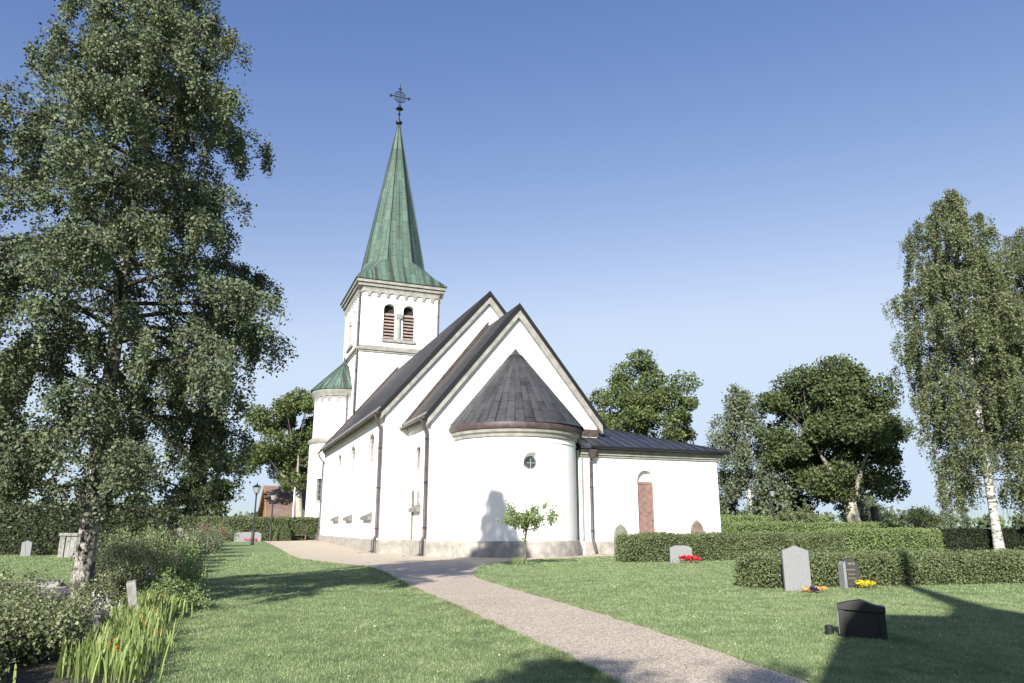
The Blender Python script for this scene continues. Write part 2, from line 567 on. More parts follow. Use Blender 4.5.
def gable_roof(name, half, ridge, slope, y0, y1, th, mat):
    m = MB()
    ze = ridge - slope * half
    for s in (-1, 1):
        poly = [(CX, ridge), (CX + s * half, ze), (CX + s * half, ze - th), (CX, ridge - th * 1.5)]
        m.prism(poly, y0, y1)
    o = m.build(name, mat, church, uv=gable_uv)
    m = MB()
    for s in (-1, 1):
        m.prism([(CX, ridge + 0.03), (CX + s * (half + 0.02), ze + 0.03), (CX + s * (half + 0.02), ze - th - 0.02), (CX, ridge - th * 1.5 - 0.02)], y0 - 0.03, y0 - 0.002)
    m.build('verge_flashing', M['iron'], o)
    return o


def verge(name, half, ridge, slope, y0, y1, drop, wd):
    """pale stone band under the roof edge on a gable"""
    m = MB()
    for s in (-1, 1):
        a = (CX, ridge - drop); b = (CX + s * half, ridge - slope * half - drop)
        c = (CX + s * half, ridge - slope * half - drop - wd); d = (CX, ridge - drop - wd * 1.25)
        m.prism([a, b, c, d], y0, y1)
    return m.build(name, M['stone_trim'], church)


gable_roof('nave_roof', 6.3, NR, NS, NY0 - 0.28, NY1, 0.16, M['roof_nave'])
verge('nave_gable_cornice', 6.12, NR, NS, NY0 - 0.2, NY0 + 0.05, 0.2, 0.42)
# eaves cornice and thin moulding along the south wall
m = MB()
ze = NR - NS * 6.3
m.prism([(CX - NW + 0.02, zt(NW) - 0.45), (CX - NW - 0.12, zt(NW) - 0.38), (CX - NW - 0.16, zt(NW) - 0.2), (CX - NW - 0.34, zt(NW) - 0.12), (CX - NW - 0.36, zt(NW) + 0.0), (CX - NW + 0.02, zt(NW) + 0.1)], NY0 + 0.06, NY1)
m.build('nave_eaves_cornice', M['stone_trim'], church)
MB().box(CX - NW - 0.035, CX - NW, NY0 + 0.1, NY1 - 0.1, zt(NW) - 0.95, zt(NW) - 0.89).build('nave_wall_moulding', M['plaster'], church)
# gutter
m = MB(); m.tube([(CX - 6.36, NY0 - 0.25, ze - 0.08), (CX - 6.36, NY1, ze - 0.10)], 0.075, 8); m.build('nave_gutter', M['pipe'], church)
MB().box(CX - NW - 0.13, -0.123, NY0 - 0.13, NY1 + 0.1, -0.3, 0.68).build('nave_plinth', M['plinth'], church)


def wall_window(parent_name, lx, yc, wd, z0, z1, depth):
    """tall round-headed window: curtained casements below, a dark fanlight above"""
    r = wd / 2; zs = z1 - r
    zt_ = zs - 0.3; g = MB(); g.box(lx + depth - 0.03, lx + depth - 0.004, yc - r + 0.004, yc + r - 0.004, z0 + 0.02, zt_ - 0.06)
    win = g.build('window', M['sky_glass'], church)
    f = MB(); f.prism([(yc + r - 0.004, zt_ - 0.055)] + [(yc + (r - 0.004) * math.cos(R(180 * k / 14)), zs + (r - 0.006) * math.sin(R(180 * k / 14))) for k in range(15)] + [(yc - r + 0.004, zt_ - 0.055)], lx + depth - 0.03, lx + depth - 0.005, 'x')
    f.build('shade_pane', M['glass'], win)  # added dark pane draws the shade under the arch head
    b = MB()
    b.box(lx + depth - 0.055, lx + depth - 0.031, yc - 0.025, yc + 0.025, z0 + 0.2, z1 - 0.05)
    for k in range(1, 5):
        zz = z0 + (zt_ - z0) * k / 5
        b.box(lx + depth - 0.052, lx + depth - 0.032, yc - r + 0.03, yc + r - 0.03, zz - 0.018, zz + 0.018)
    b.box(lx + depth - 0.07, lx + depth - 0.0315, yc - r + 0.01, yc + r - 0.01, zt_ - 0.085, zt_ - 0.03)
    b.build('glazing_bar', M['white_pipe'], win)
    s = MB()
    s.prism([(lx - 0.24, z0 - 0.24), (lx - 0.24, z0 - 0.06), (lx + depth - 0.06, z0 + 0.12), (lx + depth - 0.06, z0 - 0.24)], yc - wd / 2 - 0.07, yc + wd / 2 + 0.07)
    s.build('window_sill', M['sill'], win)


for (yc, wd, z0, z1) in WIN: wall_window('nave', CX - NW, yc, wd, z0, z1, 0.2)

# chancel --------------------------------------------------------------
CWD, CY0, CY1 = 4.55, 0.0, NY0 + 0.1
CR, CSL = 12.78, 1.258
ct = lambda h: CR - 0.30 - CSL * h
mb = MB(); mb.prism([(CX - CWD, 0), (CX + CWD, 0), (CX + CWD, ct(CWD)), (CX, ct(0)), (CX - CWD, ct(CWD))], CY0, CY1 + 0.2)
chancel = mb.build('chancel_wall', M['plaster'], church)
CW_ = (2.3, 1.5, 2.3, 5.35)
c = MB(); c.prism(arch_poly(CW_[0] - CW_[1] / 2, CW_[0] + CW_[1] / 2, CW_[2], CW_[3]), -0.5, 0.16, 'x')
cut(chancel, [c])
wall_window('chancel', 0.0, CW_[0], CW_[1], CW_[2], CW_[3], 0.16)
gable_roof('chancel_roof', 4.95, CR, CSL, CY0 - 0.3, NY0 - 0.003, 0.16, M['roof_nave'])
verge('chancel_gable_cornice', 4.8, CR, CSL, CY0 - 0.22, CY0 + 0.05, 0.2, 0.42)
m = MB()
m.prism([(-0.0, ct(CWD) - 0.42), (-0.12, ct(CWD) - 0.36), (-0.16, ct(CWD) - 0.18), (-0.3, ct(CWD) - 0.1), (-0.32, ct(CWD) + 0.02), (0.02, ct(CWD) + 0.1)], CY0 + 0.06, NY0 - 0.01)
m.build('chancel_eaves_cornice', M['stone_trim'], church)
MB().box(-0.035, 0, CY0 + 0.12, NY0 - 0.02, ct(CWD) - 0.85, ct(CWD) - 0.79).build('chancel_wall_moulding', M['plaster'], church)
m = MB(); m.tube([(CX - 5.02, CY0 - 0.27, CR - CSL * 4.95 - 0.07), (CX - 5.02, NY0 - 0.02, CR - CSL * 4.95 - 0.05)], 0.07, 8); m.build('chancel_gutter', M['pipe'], church)
MB().box(-0.12, CX + CWD + 0.12, -0.12, CY1, -0.3, 0.70).build('chancel_plinth', M['plinth'], church)
# red flashing where the chancel roof meets the nave gable and the nave roof meets the tower
for (half, rdg, sl, yy, nm) in ((4.95, CR, CSL, NY0 - 0.06, 'chancel_roof_flashing'), (6.3, NR, NS, 28.22, 'nave_roof_flashing')):
    m = MB()
    m.prism([(CX, rdg + 0.3), (CX - half, rdg - sl * half + 0.16), (CX - half, rdg - sl * half + 0.01), (CX, rdg + 0.012)], yy, yy + 0.058)
    m.build(nm, M['copper_red'], church)

# apse -----------------------------------------------------------------
AX, AY, AR = 4.35, 0.0, 3.1
mb = MB(); mb.lathe([(0.0, 0.0), (AR, 0.0), (AR, 5.75), (0.0, 5.75)], (AX, AY), 72, 0, 360)
apse = mb.build('apse_wall', M['plaster'], church)
bm = bmesh.new(); bm.from_mesh(apse.data); bmesh.ops.remove_doubles(bm, verts=bm.verts, dist=1e-4); bm.to_mesh(apse.data); bm.free()
ta = R(-95.5); RW = (AX + AR * math.cos(ta), AY + AR * math.sin(ta), 4.24); dirn = Vector((math.cos(ta), math.sin(ta), 0))
c = MB()
q0 = Vector(RW) + dirn * 0.25; q1 = Vector(RW) - dirn * 0.42
c.tube([q0, Vector(RW) + dirn * 0.06, q1], [0.50, 0.50, 0.30], 28)
cut(apse, [c])
apse.data.polygons.foreach_set('use_smooth', [True] * len(apse.data.polygons)); apse.data.set_sharp_from_angle(angle=R(30))
q = Vector(RW) - dirn * 0.40
m = MB(); m.tube([q, q + dirn * 0.02], 0.30, 28); rw = m.build('round_window', M['glass'], church)
m = MB()
m.tube([q + dirn * 0.03 + Vector((0, 0, -0.28)), q + dirn * 0.03 + Vector((0, 0, 0.28))], 0.018, 6)
sd_ = dirn.cross(Vector((0, 0, 1)))
m.tube([q + dirn * 0.03 - sd_ * 0.28, q + dirn * 0.03 + sd_ * 0.28], 0.018, 6)
ring = [q + dirn * 0.03 + sd_ * 0.285 * math.cos(2 * math.pi * k / 24) + Vector((0, 0, 0.285 * math.sin(2 * math.pi * k / 24))) for k in range(25)]
m.tube(ring, 0.025, 6)
m.build('window_frame', M['frame_grey'], rw)
MB().lathe([(AR + 0.03, 5.18), (AR + 0.035, 5.24), (AR, 5.24)], (AX, AY), 64, 180, 360).build('apse_wall_moulding', M['plaster'], church, smooth=False)
MB().lathe([(AR, 5.40), (AR + 0.09, 5.44), (AR + 0.11, 5.56), (AR + 0.22, 5.64), (AR + 0.25, 5.78), (AR - 0.1, 5.78)], (AX, AY), 64, 180, 360).build('apse_cornice', M['stone_trim'], church, autosmooth=40)
MB().lathe([(AR + 0.05, 5.78), (AR + 0.30, 5.785), (AR + 0.36, 5.9), (AR + 0.33, 6.08), (AR + 0.22, 6.10)], (AX, AY), 64, 180, 360).build('apse_eaves_band', M['copper_red'], church, autosmooth=40)
m = MB()
nseg = 36; rows = 6
prof = [(AR + 0.38, 6.09), (AR + 0.36, 6.13), (2.6, 7.22), (1.75, 8.28), (0.9, 9.33), (0.04, 10.32)]
m.lathe(prof, (AX + 0.08, AY), nseg, 180, 360)
m.build('apse_roof', M['roof_lead'], church, uv=lambda co, nn: (math.degrees(math.atan2(co.y - AY - 1e-6, co.x - AX - 0.08)) * 0.075 if co.y < -1e-4 else (0.0 if co.x > AX else -13.5), co.z * 1.28))
# standing seams on the apse roof
m = MB()
for k in range(1, 24):
    t = R(180 + 180 * k / 24)
    m.tube([(AX + 0.08 + (AR + 0.37) * math.cos(t), AY + (AR + 0.37) * math.sin(t), 6.13), (AX + 0.08 + 0.35 * math.cos(t), AY + 0.35 * math.sin(t), 9.98)], 0.016, 5)
m.build('apse_roof_seams', M['roof_lead'], church)
m = MB(); m.tube([(AX + 0.08 + 3.45, -0.02, 6.16), (AX + 0.08, -0.02, 10.34), (AX + 0.08 - 3.45, -0.02, 6.16)], 0.05, 6); m.build('apse_roof_flashing', M['copper_red'], church)
MB().lathe([(AR - 0.1, 0.72), (AR + 0.1, 0.72), (AR + 0.14, 0.62), (AR + 0.14, -0.3)], (AX, AY), 64, 180, 360).build('apse_plinth', M['plinth'], church, autosmooth=40)

# sacristy ---------------------------------------------------------------
SX0, SX1, SY0, SY1, SZ = 7.35, 15.75, -1.2, 6.2, 5.1
mb = MB(); mb.box(SX0, SX1, SY0, SY1, 0, SZ); sac = mb.build('sacristy_wall', M['plaster'], church)
DX0, DX1 = 10.72, 11.78
c = MB(); c.prism(arch_poly(DX0, DX1, 0.45, 4.2, 14), SY0 - 0.5, SY0 + 0.3); cut(sac, [c])
m = MB(); m.box(DX0 + 0.003, DX1 - 0.003, SY0 + 0.22, SY0 + 0.297, 0.453, 3.62); door = m.build('door', M['door'], church)
m = MB()
dm = (DX0 + DX1) / 2
m.box(DX0 + 0.03, DX0 + 0.13, SY0 + 0.185, SY0 + 0.219, 0.46, 3.6); m.box(DX1 - 0.13, DX1 - 0.03, SY0 + 0.185, SY0 + 0.219, 0.46, 3.6)
m.box(DX0 + 0.13, DX1 - 0.13, SY0 + 0.187, SY0 + 0.219, 3.48, 3.6); m.box(DX0 + 0.13, DX1 - 0.13, SY0 + 0.187, SY0 + 0.219, 0.46, 0.62)
for k in range(8):       # boards laid in chevrons
    z = 0.75 + k * 0.36
    s = 1 if k < 4 else -1
    for sg in (-1, 1):
        m.prism([(dm + sg * 0.01, z), (dm + sg * 0.38, z + s * 0.30), (dm + sg * 0.38, z + s * 0.30 + 0.07), (dm + sg * 0.01, z + 0.07)], SY0 + 0.195, SY0 + 0.219)
m.build('door_panelling', M['door'], door)
m = MB(); m.tube([(DX1 - 0.09, SY0 + 0.18, 1.65), (DX1 - 0.09, SY0 + 0.14, 1.65), (DX1 - 0.2, SY0 + 0.13, 1.65)], 0.014, 6); m.build('door_handle', M['iron'], door)
m = MB(); m.box(DX0 - 0.25, DX1 + 0.25, SY0 - 0.75, SY0 - 0.122, -0.2, 0.42); m.box(DX0 - 0.25, DX1 + 0.25, SY0 - 1.1, SY0 - 0.752, -0.2, 0.22); m.build('door_step', M['plinth'], church)
m = MB(); m.box(SX0 + 0.3, DX0 - 0.26, SY0 - 0.12, SY0 + 0.2, -0.3, 0.65); m.box(DX1 + 0.26, SX1 + 0.12, SY0 - 0.12, SY0 + 0.2, -0.3, 0.65); m.box(SX1 - 0.2, SX1 + 0.118, SY0 + 0.21, SY1, -0.3, 0.65)
m.build('sacristy_plinth', M['plinth'], church)
m = MB()
for d0, za, zb in ((0.10, 4.78, 4.88), (0.18, 4.882, 5.06), (0.3, 5.062, 5.14)):
    m.box(SX0 + 0.05, SX1 + d0, SY0 - d0, SY1 + d0, za, zb)
m.build('sacristy_cornice', M['stone_trim'], church)
m = MB(); m.box(SX0 + 0.3, SX1 - 0.1, SY0 - 0.03, SY0 + 0.1, 4.48, 4.53); m.build('sacristy_wall_moulding', M['plaster'], church)
ov = 0.46
a_ = (SX0 - 0.05, SY0 - ov, 5.30); b_ = (SX1 + ov, SY0 - ov, 5.30); c_ = (SX1 + ov, SY1 + ov, 5.30); d_ = (SX0 - 0.05, SY1 + ov, 5.30)
ap = (10.35, 2.5, 6.86); ap0 = (SX0 - 0.05, 2.5, 6.86)
low = [(p[0], p[1], 5.16) for p in (a_, b_, c_, d_)]
m = MB(); m.add([a_, b_, c_, d_, ap, ap0] + low, [(0, 1, 4, 5), (1, 2, 4), (2, 3, 5, 4), (3, 0, 5), (6, 7, 1, 0), (7, 8, 2, 1), (8, 9, 3, 2), (9, 6, 0, 3), (9, 8, 7, 6)])
m.build('sacristy_roof', M['roof_annex'], church, uv=lambda co, nn: (co.x if abs(nn.y) > abs(nn.x) else co.y, co.z * 2.0))
m = MB()
for k in range(15):      # standing seams on the front slope, clipped at the hip
    x = 8.0 + k * 0.58
    t_end = 1.0 if x <= ap[0] else max(0.0, (b_[0] - x) / (b_[0] - ap[0]))
    y1 = a_[1] + (2.5 - a_[1]) * t_end; z1 = 5.30 + 1.56 * t_end
    if t_end > 0.05: m.tube([(x, a_[1] + 0.01, 5.315), (x, y1, z1 + 0.012)], 0.022, 5)
m.tube([b_, ap], 0.05, 6)
m.build('sacristy_roof_seams', M['roof_annex'], church)
m = MB(); m.tube([(SX0 + 0.5, SY0 - ov - 0.07, 5.24), (SX1 + ov, SY0 - ov - 0.07, 5.22)], 0.075, 8); m.build('sacristy_gutter', M['iron'], church)
MB().box(7.95, 9.18, -0.02, -0.003, 5.95, 6.35).build('sacristy_roof_flashing', M['copper_red'], church)

# tower --------------------------------------------------------------------
TX0, TX1, TY0, TY1, TZ = 0.95, 8.25, 28.3, 36.6, 22.3
tcx, tcy = (TX0 + TX1) / 2, (TY0 + TY1) / 2
mb = MB(); mb.box(TX0, TX1, TY0, TY1, 0, TZ); tower = mb.build('tower_wall', M['plaster'], church)
BW = [(3.08, 4.14), (4.86, 5.92)]
cs = []
for x0, x1 in BW:
    c = MB(); c.prism(arch_poly(x0, x1, 17.55, 20.85, 12), TY0 - 0.5, TY0 + 0.6); cs.append(c)
SBW = [(tcy - 1.42, tcy - 0.36), (tcy + 0.36, tcy + 1.42)]
for y0, y1 in SBW:
    c = MB(); c.prism(arch_poly(y0, y1, 17.55, 20.85, 12), TX0 - 0.5, TX0 + 0.6, 'x'); cs.append(c)
cut(tower, cs)


def belfry(face, p0, p1):
    """louvred opening: face 'y' on the east wall, 'x' on the south wall"""
    def bx(mm, s0, s1, d0, d1, z0, z1):
        if face == 'y': mm.box(s0, s1, TY0 + d0, TY0 + d1, z0, z1)
        else: mm.box(TX0 + d0, TX0 + d1, s0, s1, z0, z1)
    e = 0.003
    m = MB(); m.prism(arch_poly(p0 + e, p1 - e, 17.56, 20.84, 12), (TY0 if face == 'y' else TX0) + 0.55, (TY0 if face == 'y' else TX0) + 0.59, face)
    win = m.build('belfry_window', M['inside'], church)
    m = MB()
    for k in range(8):
        z = 17.72 + k * 0.30
        if face == 'y':
            m.prism([(TY0 + 0.12, z), (TY0 + 0.16, z - 0.03), (TY0 + 0.42, z + 0.2), (TY0 + 0.38, z + 0.23)], p0 + 0.01, p1 - 0.01, 'x')
        else:
            m.prism([(TX0 + 0.12, z), (TX0 + 0.16, z - 0.03), (TX0 + 0.42, z + 0.2), (TX0 + 0.38, z + 0.23)], p0 + 0.01, p1 - 0.01, 'y')
        bx(m, p0 + 0.01, p1 - 0.01, 0.10, 0.118, z - 0.055, z + 0.075)
    m.build('louvre', M['louvre'], win)
    m = MB(); bx(m, p0 - 0.1, p1 + 0.1, -0.16, 0.1, 17.28, 17.54); m.build('window_sill', M['stone_trim'], win)


for a0, a1 in BW: belfry('y', a0, a1)
for a0, a1 in SBW: belfry('x', a0, a1)
m = MB(); m.tube([(4.5, TY0 - 0.02, 17.6), (4.5, TY0 - 0.02, 19.5)], 0.17, 12); m.box(4.24, 4.76, TY0 - 0.2, TY0 - 0.003, 19.5, 19.95); m.box(4.28, 4.72, TY0 - 0.19, TY0 - 0.003, 17.3, 17.62)
m.build('belfry_column', M['stone_trim'], church)
m = MB(); m.tube([(TX0 - 0.02, tcy, 17.6), (TX0 - 0.02, tcy, 19.5)], 0.17, 12); m.box(TX0 - 0.2, TX0 - 0.003, tcy - 0.26, tcy + 0.26, 19.5, 19.95); m.box(TX0 - 0.19, TX0 - 0.003, tcy - 0.22, tcy + 0.22, 17.3, 17.62)
m.build('belfry_column', M['stone_trim'], church)


def band(name, d, za, zb, mat):
    m = MB(); m.box(TX0 - d, TX1 + d, TY0 - d, TY1 + d, za, zb); return m
m = band('', 0.10, 16.25, 16.42, None)
m.box(TX0 - 0.2, TX1 + 0.2, TY0 - 0.2, TY1 + 0.2, 16.422, 16.62)
m.box(TX0 - 0.08, TX1 + 0.08, TY0 - 0.08, TY1 + 0.08, 16.622, 16.85)
m.build('tower_string_course', M['stone_trim'], church)
m = MB()
for d, za, zb in ((0.16, 22.12, 22.25), (0.30, 22.252, 22.55), (0.45, 22.552, 22.82)):
    m.box(TX0 - d, TX1 + d, TY0 - d, TY1 + d, za, zb)
m.build('tower_cornice', M['stone_trim'], church)


def frieze_poly(s0, s1, z0, z1, n):
    """band with round notches along its lower edge"""
    p = [(s0, z1), (s0, z0)]
    wd = (s1 - s0) / n
    for i in range(n):
        a = s0 + i * wd; r = wd * 0.36; cxx = a + wd / 2
        p.append((cxx - r, z0))
        for k in range(9):
            t = R(180 - 180 * k / 8)
            p.append((cxx + r * math.cos(t), z0 + 0.12 + r * math.sin(t)))
        p.append((cxx + r, z0))
    p += [(s1, z0), (s1, z1)]
    return p


m = MB()
m.prism(frieze_poly(TX0 - 0.1, TX1 + 0.1, 21.38, 22.118, 9), TY0 - 0.13, TY0 - 0.002, 'y')
m.prism(frieze_poly(TY0 + 0.0, TY1, 21.38, 22.118, 10), TX0 - 0.13, TX0 - 0.002, 'x')
m.build('tower_arched_frieze', M['stone_trim'], church)

# spire
ze = 22.85; hx = (TX1 - TX0) / 2 + 0.55; hy = (TY1 - TY0) / 2 + 0.55
def octo(r, z):
    k = r * math.tan(R(22.5))
    return [(tcx + x, tcy + y * 1.06, z) for x, y in ((-k, -r), (k, -r), (r, -k), (r, k), (k, r), (-k, r), (-r, k), (-r, -k))]
sq = lambda z, g: [(tcx + x, tcy + y, z) for x, y in ((-hx + g, -hy + g), (hx - g, -hy + g), (hx - g, -hy + g), (hx - g, hy - g), (hx - g, hy - g), (-hx + g, hy - g), (-hx + g, hy - g), (-hx + g, -hy + g))]
rings = []
vs = [(tcx - hx, tcy - hy, ze), (tcx + hx, tcy - hy, ze), (tcx + hx, tcy + hy, ze), (tcx - hx, tcy + hy, ze)]
vs += [(p[0], p[1], p[2] + 0.09) for p in vs]
# lower flared hip: an eight-cornered ring half way, then the octagon
mid = []
for k, (px, py) in enumerate(((-1, -1), (1, -1), (1, -1), (1, 1), (1, 1), (-1, 1), (-1, 1), (-1, -1))):
    o8 = octo(2.82, 25.55)[k]
    e = (tcx + px * hx, tcy + py * hy, ze + 0.09)
    mid.append(tuple(o8[i] * 0.55 + e[i] * 0.45 - (0.16 if i == 2 else 0) for i in range(3)))
n4 = 4
vs += mid                                       # 8..15
zs = [25.55, 29.5, 33.5, 37.5, 41.4]
rr = [2.82, 2.11, 1.40, 0.72, 0.09]
for z, r in zip(zs, rr): vs += octo(r, z)        # 16..
fs = [(0, 1, 5, 4), (1, 2, 6, 5), (2, 3, 7, 6), (3, 0, 4, 7), (3, 2, 1, 0)]
cm = [4, 5, 5, 6, 6, 7, 7, 4]
for k in range(8):
    j = (k + 1) % 8
    if cm[k] == cm[j]: fs.append((cm[k], 8 + j, 8 + k))
    else: fs.append((cm[k], cm[j], 8 + j, 8 + k))
for q in range(len(zs)):
    b0 = 8 + q * 8
    for k in range(8):
        j = (k + 1) % 8
        fs.append((b0 + k, b0 + j, b0 + 8 + j, b0 + 8 + k))
fs.append(tuple(range(8 + 8 * len(zs), 16 + 8 * len(zs))))
def spire_uv(co, nn):
    h = Vector((nn.x, nn.y, 0))
    h = h.normalized() if h.length > 1e-4 else Vector((0, 1, 0))
    t = Vector((-h.y, h.x, 0))
    return ((Vector(co) - Vector((tcx, tcy, 0))).dot(t) + 0.29, co.z)
m = MB(); m.add(vs, fs); spire = m.build('spire', M['copper_green'], church, uv=spire_uv)
m = MB()
oc0, oc1 = octo(2.84, 25.5), octo(0.10, 41.4)
for k in range(8): m.tube([oc0[k], oc1[k]], [0.05, 0.03], 5)
m.build('spire_ridge_roll', M['copper_green'], spire)
# cross
cz = 41.4
m = MB()
m.lathe([(0.01, cz - 0.1), (0.2, cz), (0.34, cz + 0.16), (0.34, cz + 0.3), (0.2, cz + 0.42), (0.05, cz + 0.5), (0.05, cz + 0.6)], (tcx, tcy), 14, 0, 360)
m.tube([(tcx, tcy, cz + 0.3), (tcx, tcy, cz + 4.75)], [0.075, 0.03], 7)
m.lathe([(0.03, cz + 1.05), (0.16, cz + 1.2), (0.03, cz + 1.35)], (tcx, tcy), 10)
m.lathe([(0.03, cz + 1.5), (0.12, cz + 1.66), (0.4, cz + 1.8), (0.12, cz + 1.95), (0.16, cz + 2.15), (0.03, cz + 2.4)], (tcx, tcy), 12)
ccz = cz + 3.2
m.tube([(tcx + 0.62 * math.cos(2 * math.pi * k / 20), tcy, ccz + 0.62 * math.sin(2 * math.pi * k / 20)) for k in range(21)], 0.05, 6)
m.tube([(tcx + 0.3 * math.cos(2 * math.pi * k / 14), tcy, ccz + 0.3 * math.sin(2 * math.pi * k / 14)) for k in range(15)], 0.035, 5)
m.tube([(tcx - 1.1, tcy, ccz), (tcx + 1.1, tcy, ccz)], 0.05, 6)
for s in (-1, 1):
    m.prism([(tcx + s * 0.72, ccz), (tcx + s * 0.95, ccz + 0.2), (tcx + s * 1.12, ccz), (tcx + s * 0.95, ccz - 0.2)], tcy - 0.03, tcy + 0.03)
    m.tube([(tcx + s * 0.12, tcy, ccz - 0.5), (tcx + s * 0.5, tcy, ccz - 0.12)], 0.03, 5)
    m.tube([(tcx + s * 0.12, tcy, ccz + 0.5), (tcx + s * 0.5, tcy, ccz + 0.12)], 0.03, 5)
m.prism([(tcx, ccz + 0.72), (tcx + 0.2, ccz + 0.95), (tcx, ccz + 1.12), (tcx - 0.2, ccz + 0.95)], tcy - 0.03, tcy + 0.03)
m.build('cross', M['iron'], spire)

# stair turret -------------------------------------------------------------
QX, QY = 0.55, 33.0
mb = MB()
mb.lathe([(0.0, 0.0), (2.62, 0.0), (2.62, 8.6), (2.42, 8.6), (2.42, 13.0), (0.0, 13.0)], (QX, QY), 56)
turret = mb.build('stair_turret_wall', M['plaster'], church)
bm = bmesh.new(); bm.from_mesh(turret.data); bmesh.ops.remove_doubles(bm, verts=bm.verts, dist=1e-4); bm.to_mesh(turret.data); bm.free()
tt = R(-134); td = Vector((math.cos(tt), math.sin(tt), 0)); ts = Vector((-td.y, td.x, 0))
def oriented_box(mm, c, hs, d0, d1, z0, z1):
    pts = []
    for z in (z0, z1):
        for (s, d) in ((-hs, d0), (hs, d0), (hs, d1), (-hs, d1)):
            q = c + ts * s + td * d; pts.append((q.x, q.y, z))
    mm.add(pts, [(0, 3, 2, 1), (4, 5, 6, 7), (0, 1, 5, 4), (1, 2, 6, 5), (2, 3, 7, 6), (3, 0, 4, 7)])
qc = Vector((QX, QY, 0)) + td * 2.62
c1 = MB(); oriented_box(c1, qc, 0.30, -0.35, 0.3, 3.5, 5.35)
c2 = MB(); oriented_box(c2, qc - ts * 0.9, 0.12, -0.5, 0.4, 1.45, 1.7)
cut(turret, [c1, c2])
turret.data.polygons.foreach_set('use_smooth', [True] * len(turret.data.polygons)); turret.data.set_sharp_from_angle(angle=R(30))
m = MB(); oriented_box(m, qc, 0.295, -0.34, -0.31, 3.505, 5.345); tw = m.build('window', M['glass'], church)
m = MB()
oriented_box(m, qc, 0.025, -0.308, -0.28, 3.51, 5.34)
for k in range(1, 4): oriented_box(m, qc, 0.29, -0.306, -0.282, 3.5 + 0.46 * k, 3.54 + 0.46 * k)
m.build('glazing_bar', M['frame_grey'], tw)
m = MB(); oriented_box(m, qc, 0.36, -0.3, 0.1, 3.36, 3.495); m.build('window_sill', M['plinth'], tw)
m = MB(); oriented_box(m, qc - ts * 0.9, 0.117, -0.3, -0.27, 1.46, 1.69); m.build('vent', M['iron'], church)
MB().lathe([(2.62, 8.35), (2.74, 8.45), (2.8, 8.6), (2.8, 8.72), (2.6, 8.86), (2.42, 9.0)], (QX, QY), 56).build('stair_turret_string_course', M['stone_trim'], church, autosmooth=35)
MB().lathe([(2.42, 12.55), (2.53, 12.6), (2.58, 12.8), (2.72, 12.95), (2.76, 13.2), (2.3, 13.22)], (QX, QY), 56).build('stair_turret_cornice', M['stone_trim'], church, autosmooth=35)
# frieze round the turret: each arch a short curved piece
m = MB()
for i in range(20):
    wd = 2 * math.pi / 20; a = i * wd
    for k in range(10):
        u0, u1 = k / 10, (k + 1) / 10
        def lowz(u):
            x = (u - 0.5) / 0.36
            return 12.1 if abs(x) >= 1 else 12.1 + 0.1 + 0.27 * math.sqrt(1 - x * x)
        pts = []
        for rad in (2.425, 2.52):
            for uu in (u0, u1):
                t = a + uu * wd
                lz = lowz(uu)
                pts.append((QX + rad * math.cos(t), QY + rad * math.sin(t), lz)); pts.append((QX + rad * math.cos(t), QY + rad * math.sin(t), 12.552))
        m.add(pts, [(4, 6, 7, 5), (0, 4, 5, 1) if k == 0 else (0, 4, 5, 1), (2, 3, 7, 6), (0, 2, 6, 4)])
m.build('stair_turret_frieze', M['stone_trim'], church)
m = MB(); m.lathe([(2.86, 13.2), (2.88, 13.3), (0.06, 16.1)], (QX, QY), 28); m.build('stair_turret_roof', M['copper_green'], church, uv=lambda co, nn: (math.atan2(co.y - QY, co.x - QX) * 2.2, co.z * 1.4))
m = MB()
for k in range(28):
    t = 2 * math.pi * k / 28
    m.tube([(QX + 2.88 * math.cos(t), QY + 2.88 * math.sin(t), 13.31), (QX + 0.2 * math.cos(t), QY + 0.2 * math.sin(t), 15.97)], 0.022, 4)
m.tube([(QX, QY, 15.9), (QX, QY, 16.6)], [0.12, 0.06], 8)
m.build('stair_turret_roof_seams', M['copper_green'], church)
MB().lathe([(2.5, 0.5), (2.74, 0.5), (2.78, 0.4), (2.8, -0.3)], (QX, QY), 48).build('stair_turret_plinth', M['plinth'], church, autosmooth=40)


# downpipes
def downpipe(pts, r=0.075, foot=True, hopper=None, fz=None):
    m = MB(); m.tube(pts, r, 9); p = m.build('downpipe', M['pipe'], church, autosmooth=50)
    top = pts[-2] if foot else pts[-1]
    k = MB()
    vert = [q for q in range(len(pts) - 1) if abs(pts[q][2] - pts[q + 1][2]) > 2]
    for q in vert:
        z0, z1 = sorted((pts[q][2], pts[q + 1][2]))
        for z in np.arange(z0 + 0.4, z1, 2.1):
            t = (z - pts[q][2]) / (pts[q + 1][2] - pts[q][2])
            x = pts[q][0] + t * (pts[q + 1][0] - pts[q][0]); y = pts[q][1] + t * (pts[q + 1][1] - pts[q][1])
            k = MB(); k.tube([(x, y, z - 0.03), (x, y, z + 0.03)], r + 0.018, 9); k.build('bracket', M['iron'], p)
    if hopper:
        h = MB(); x, y, z = hopper
        h.add([(x - .1, y - .1, z - .45), (x + .1, y - .1, z - .45), (x + .1, y + .1, z - .45), (x - .1, y + .1, z - .45), (x - .2, y - .2, z), (x + .2, y - .2, z), (x + .2, y + .14, z), (x - .2, y + .14, z)],
              [(0, 3, 2, 1), (4, 5, 6, 7), (0, 1, 5, 4), (1, 2, 6, 5), (2, 3, 7, 6), (3, 0, 4, 7)])
        h.build('hopper', M['pipe'], p)
    return p


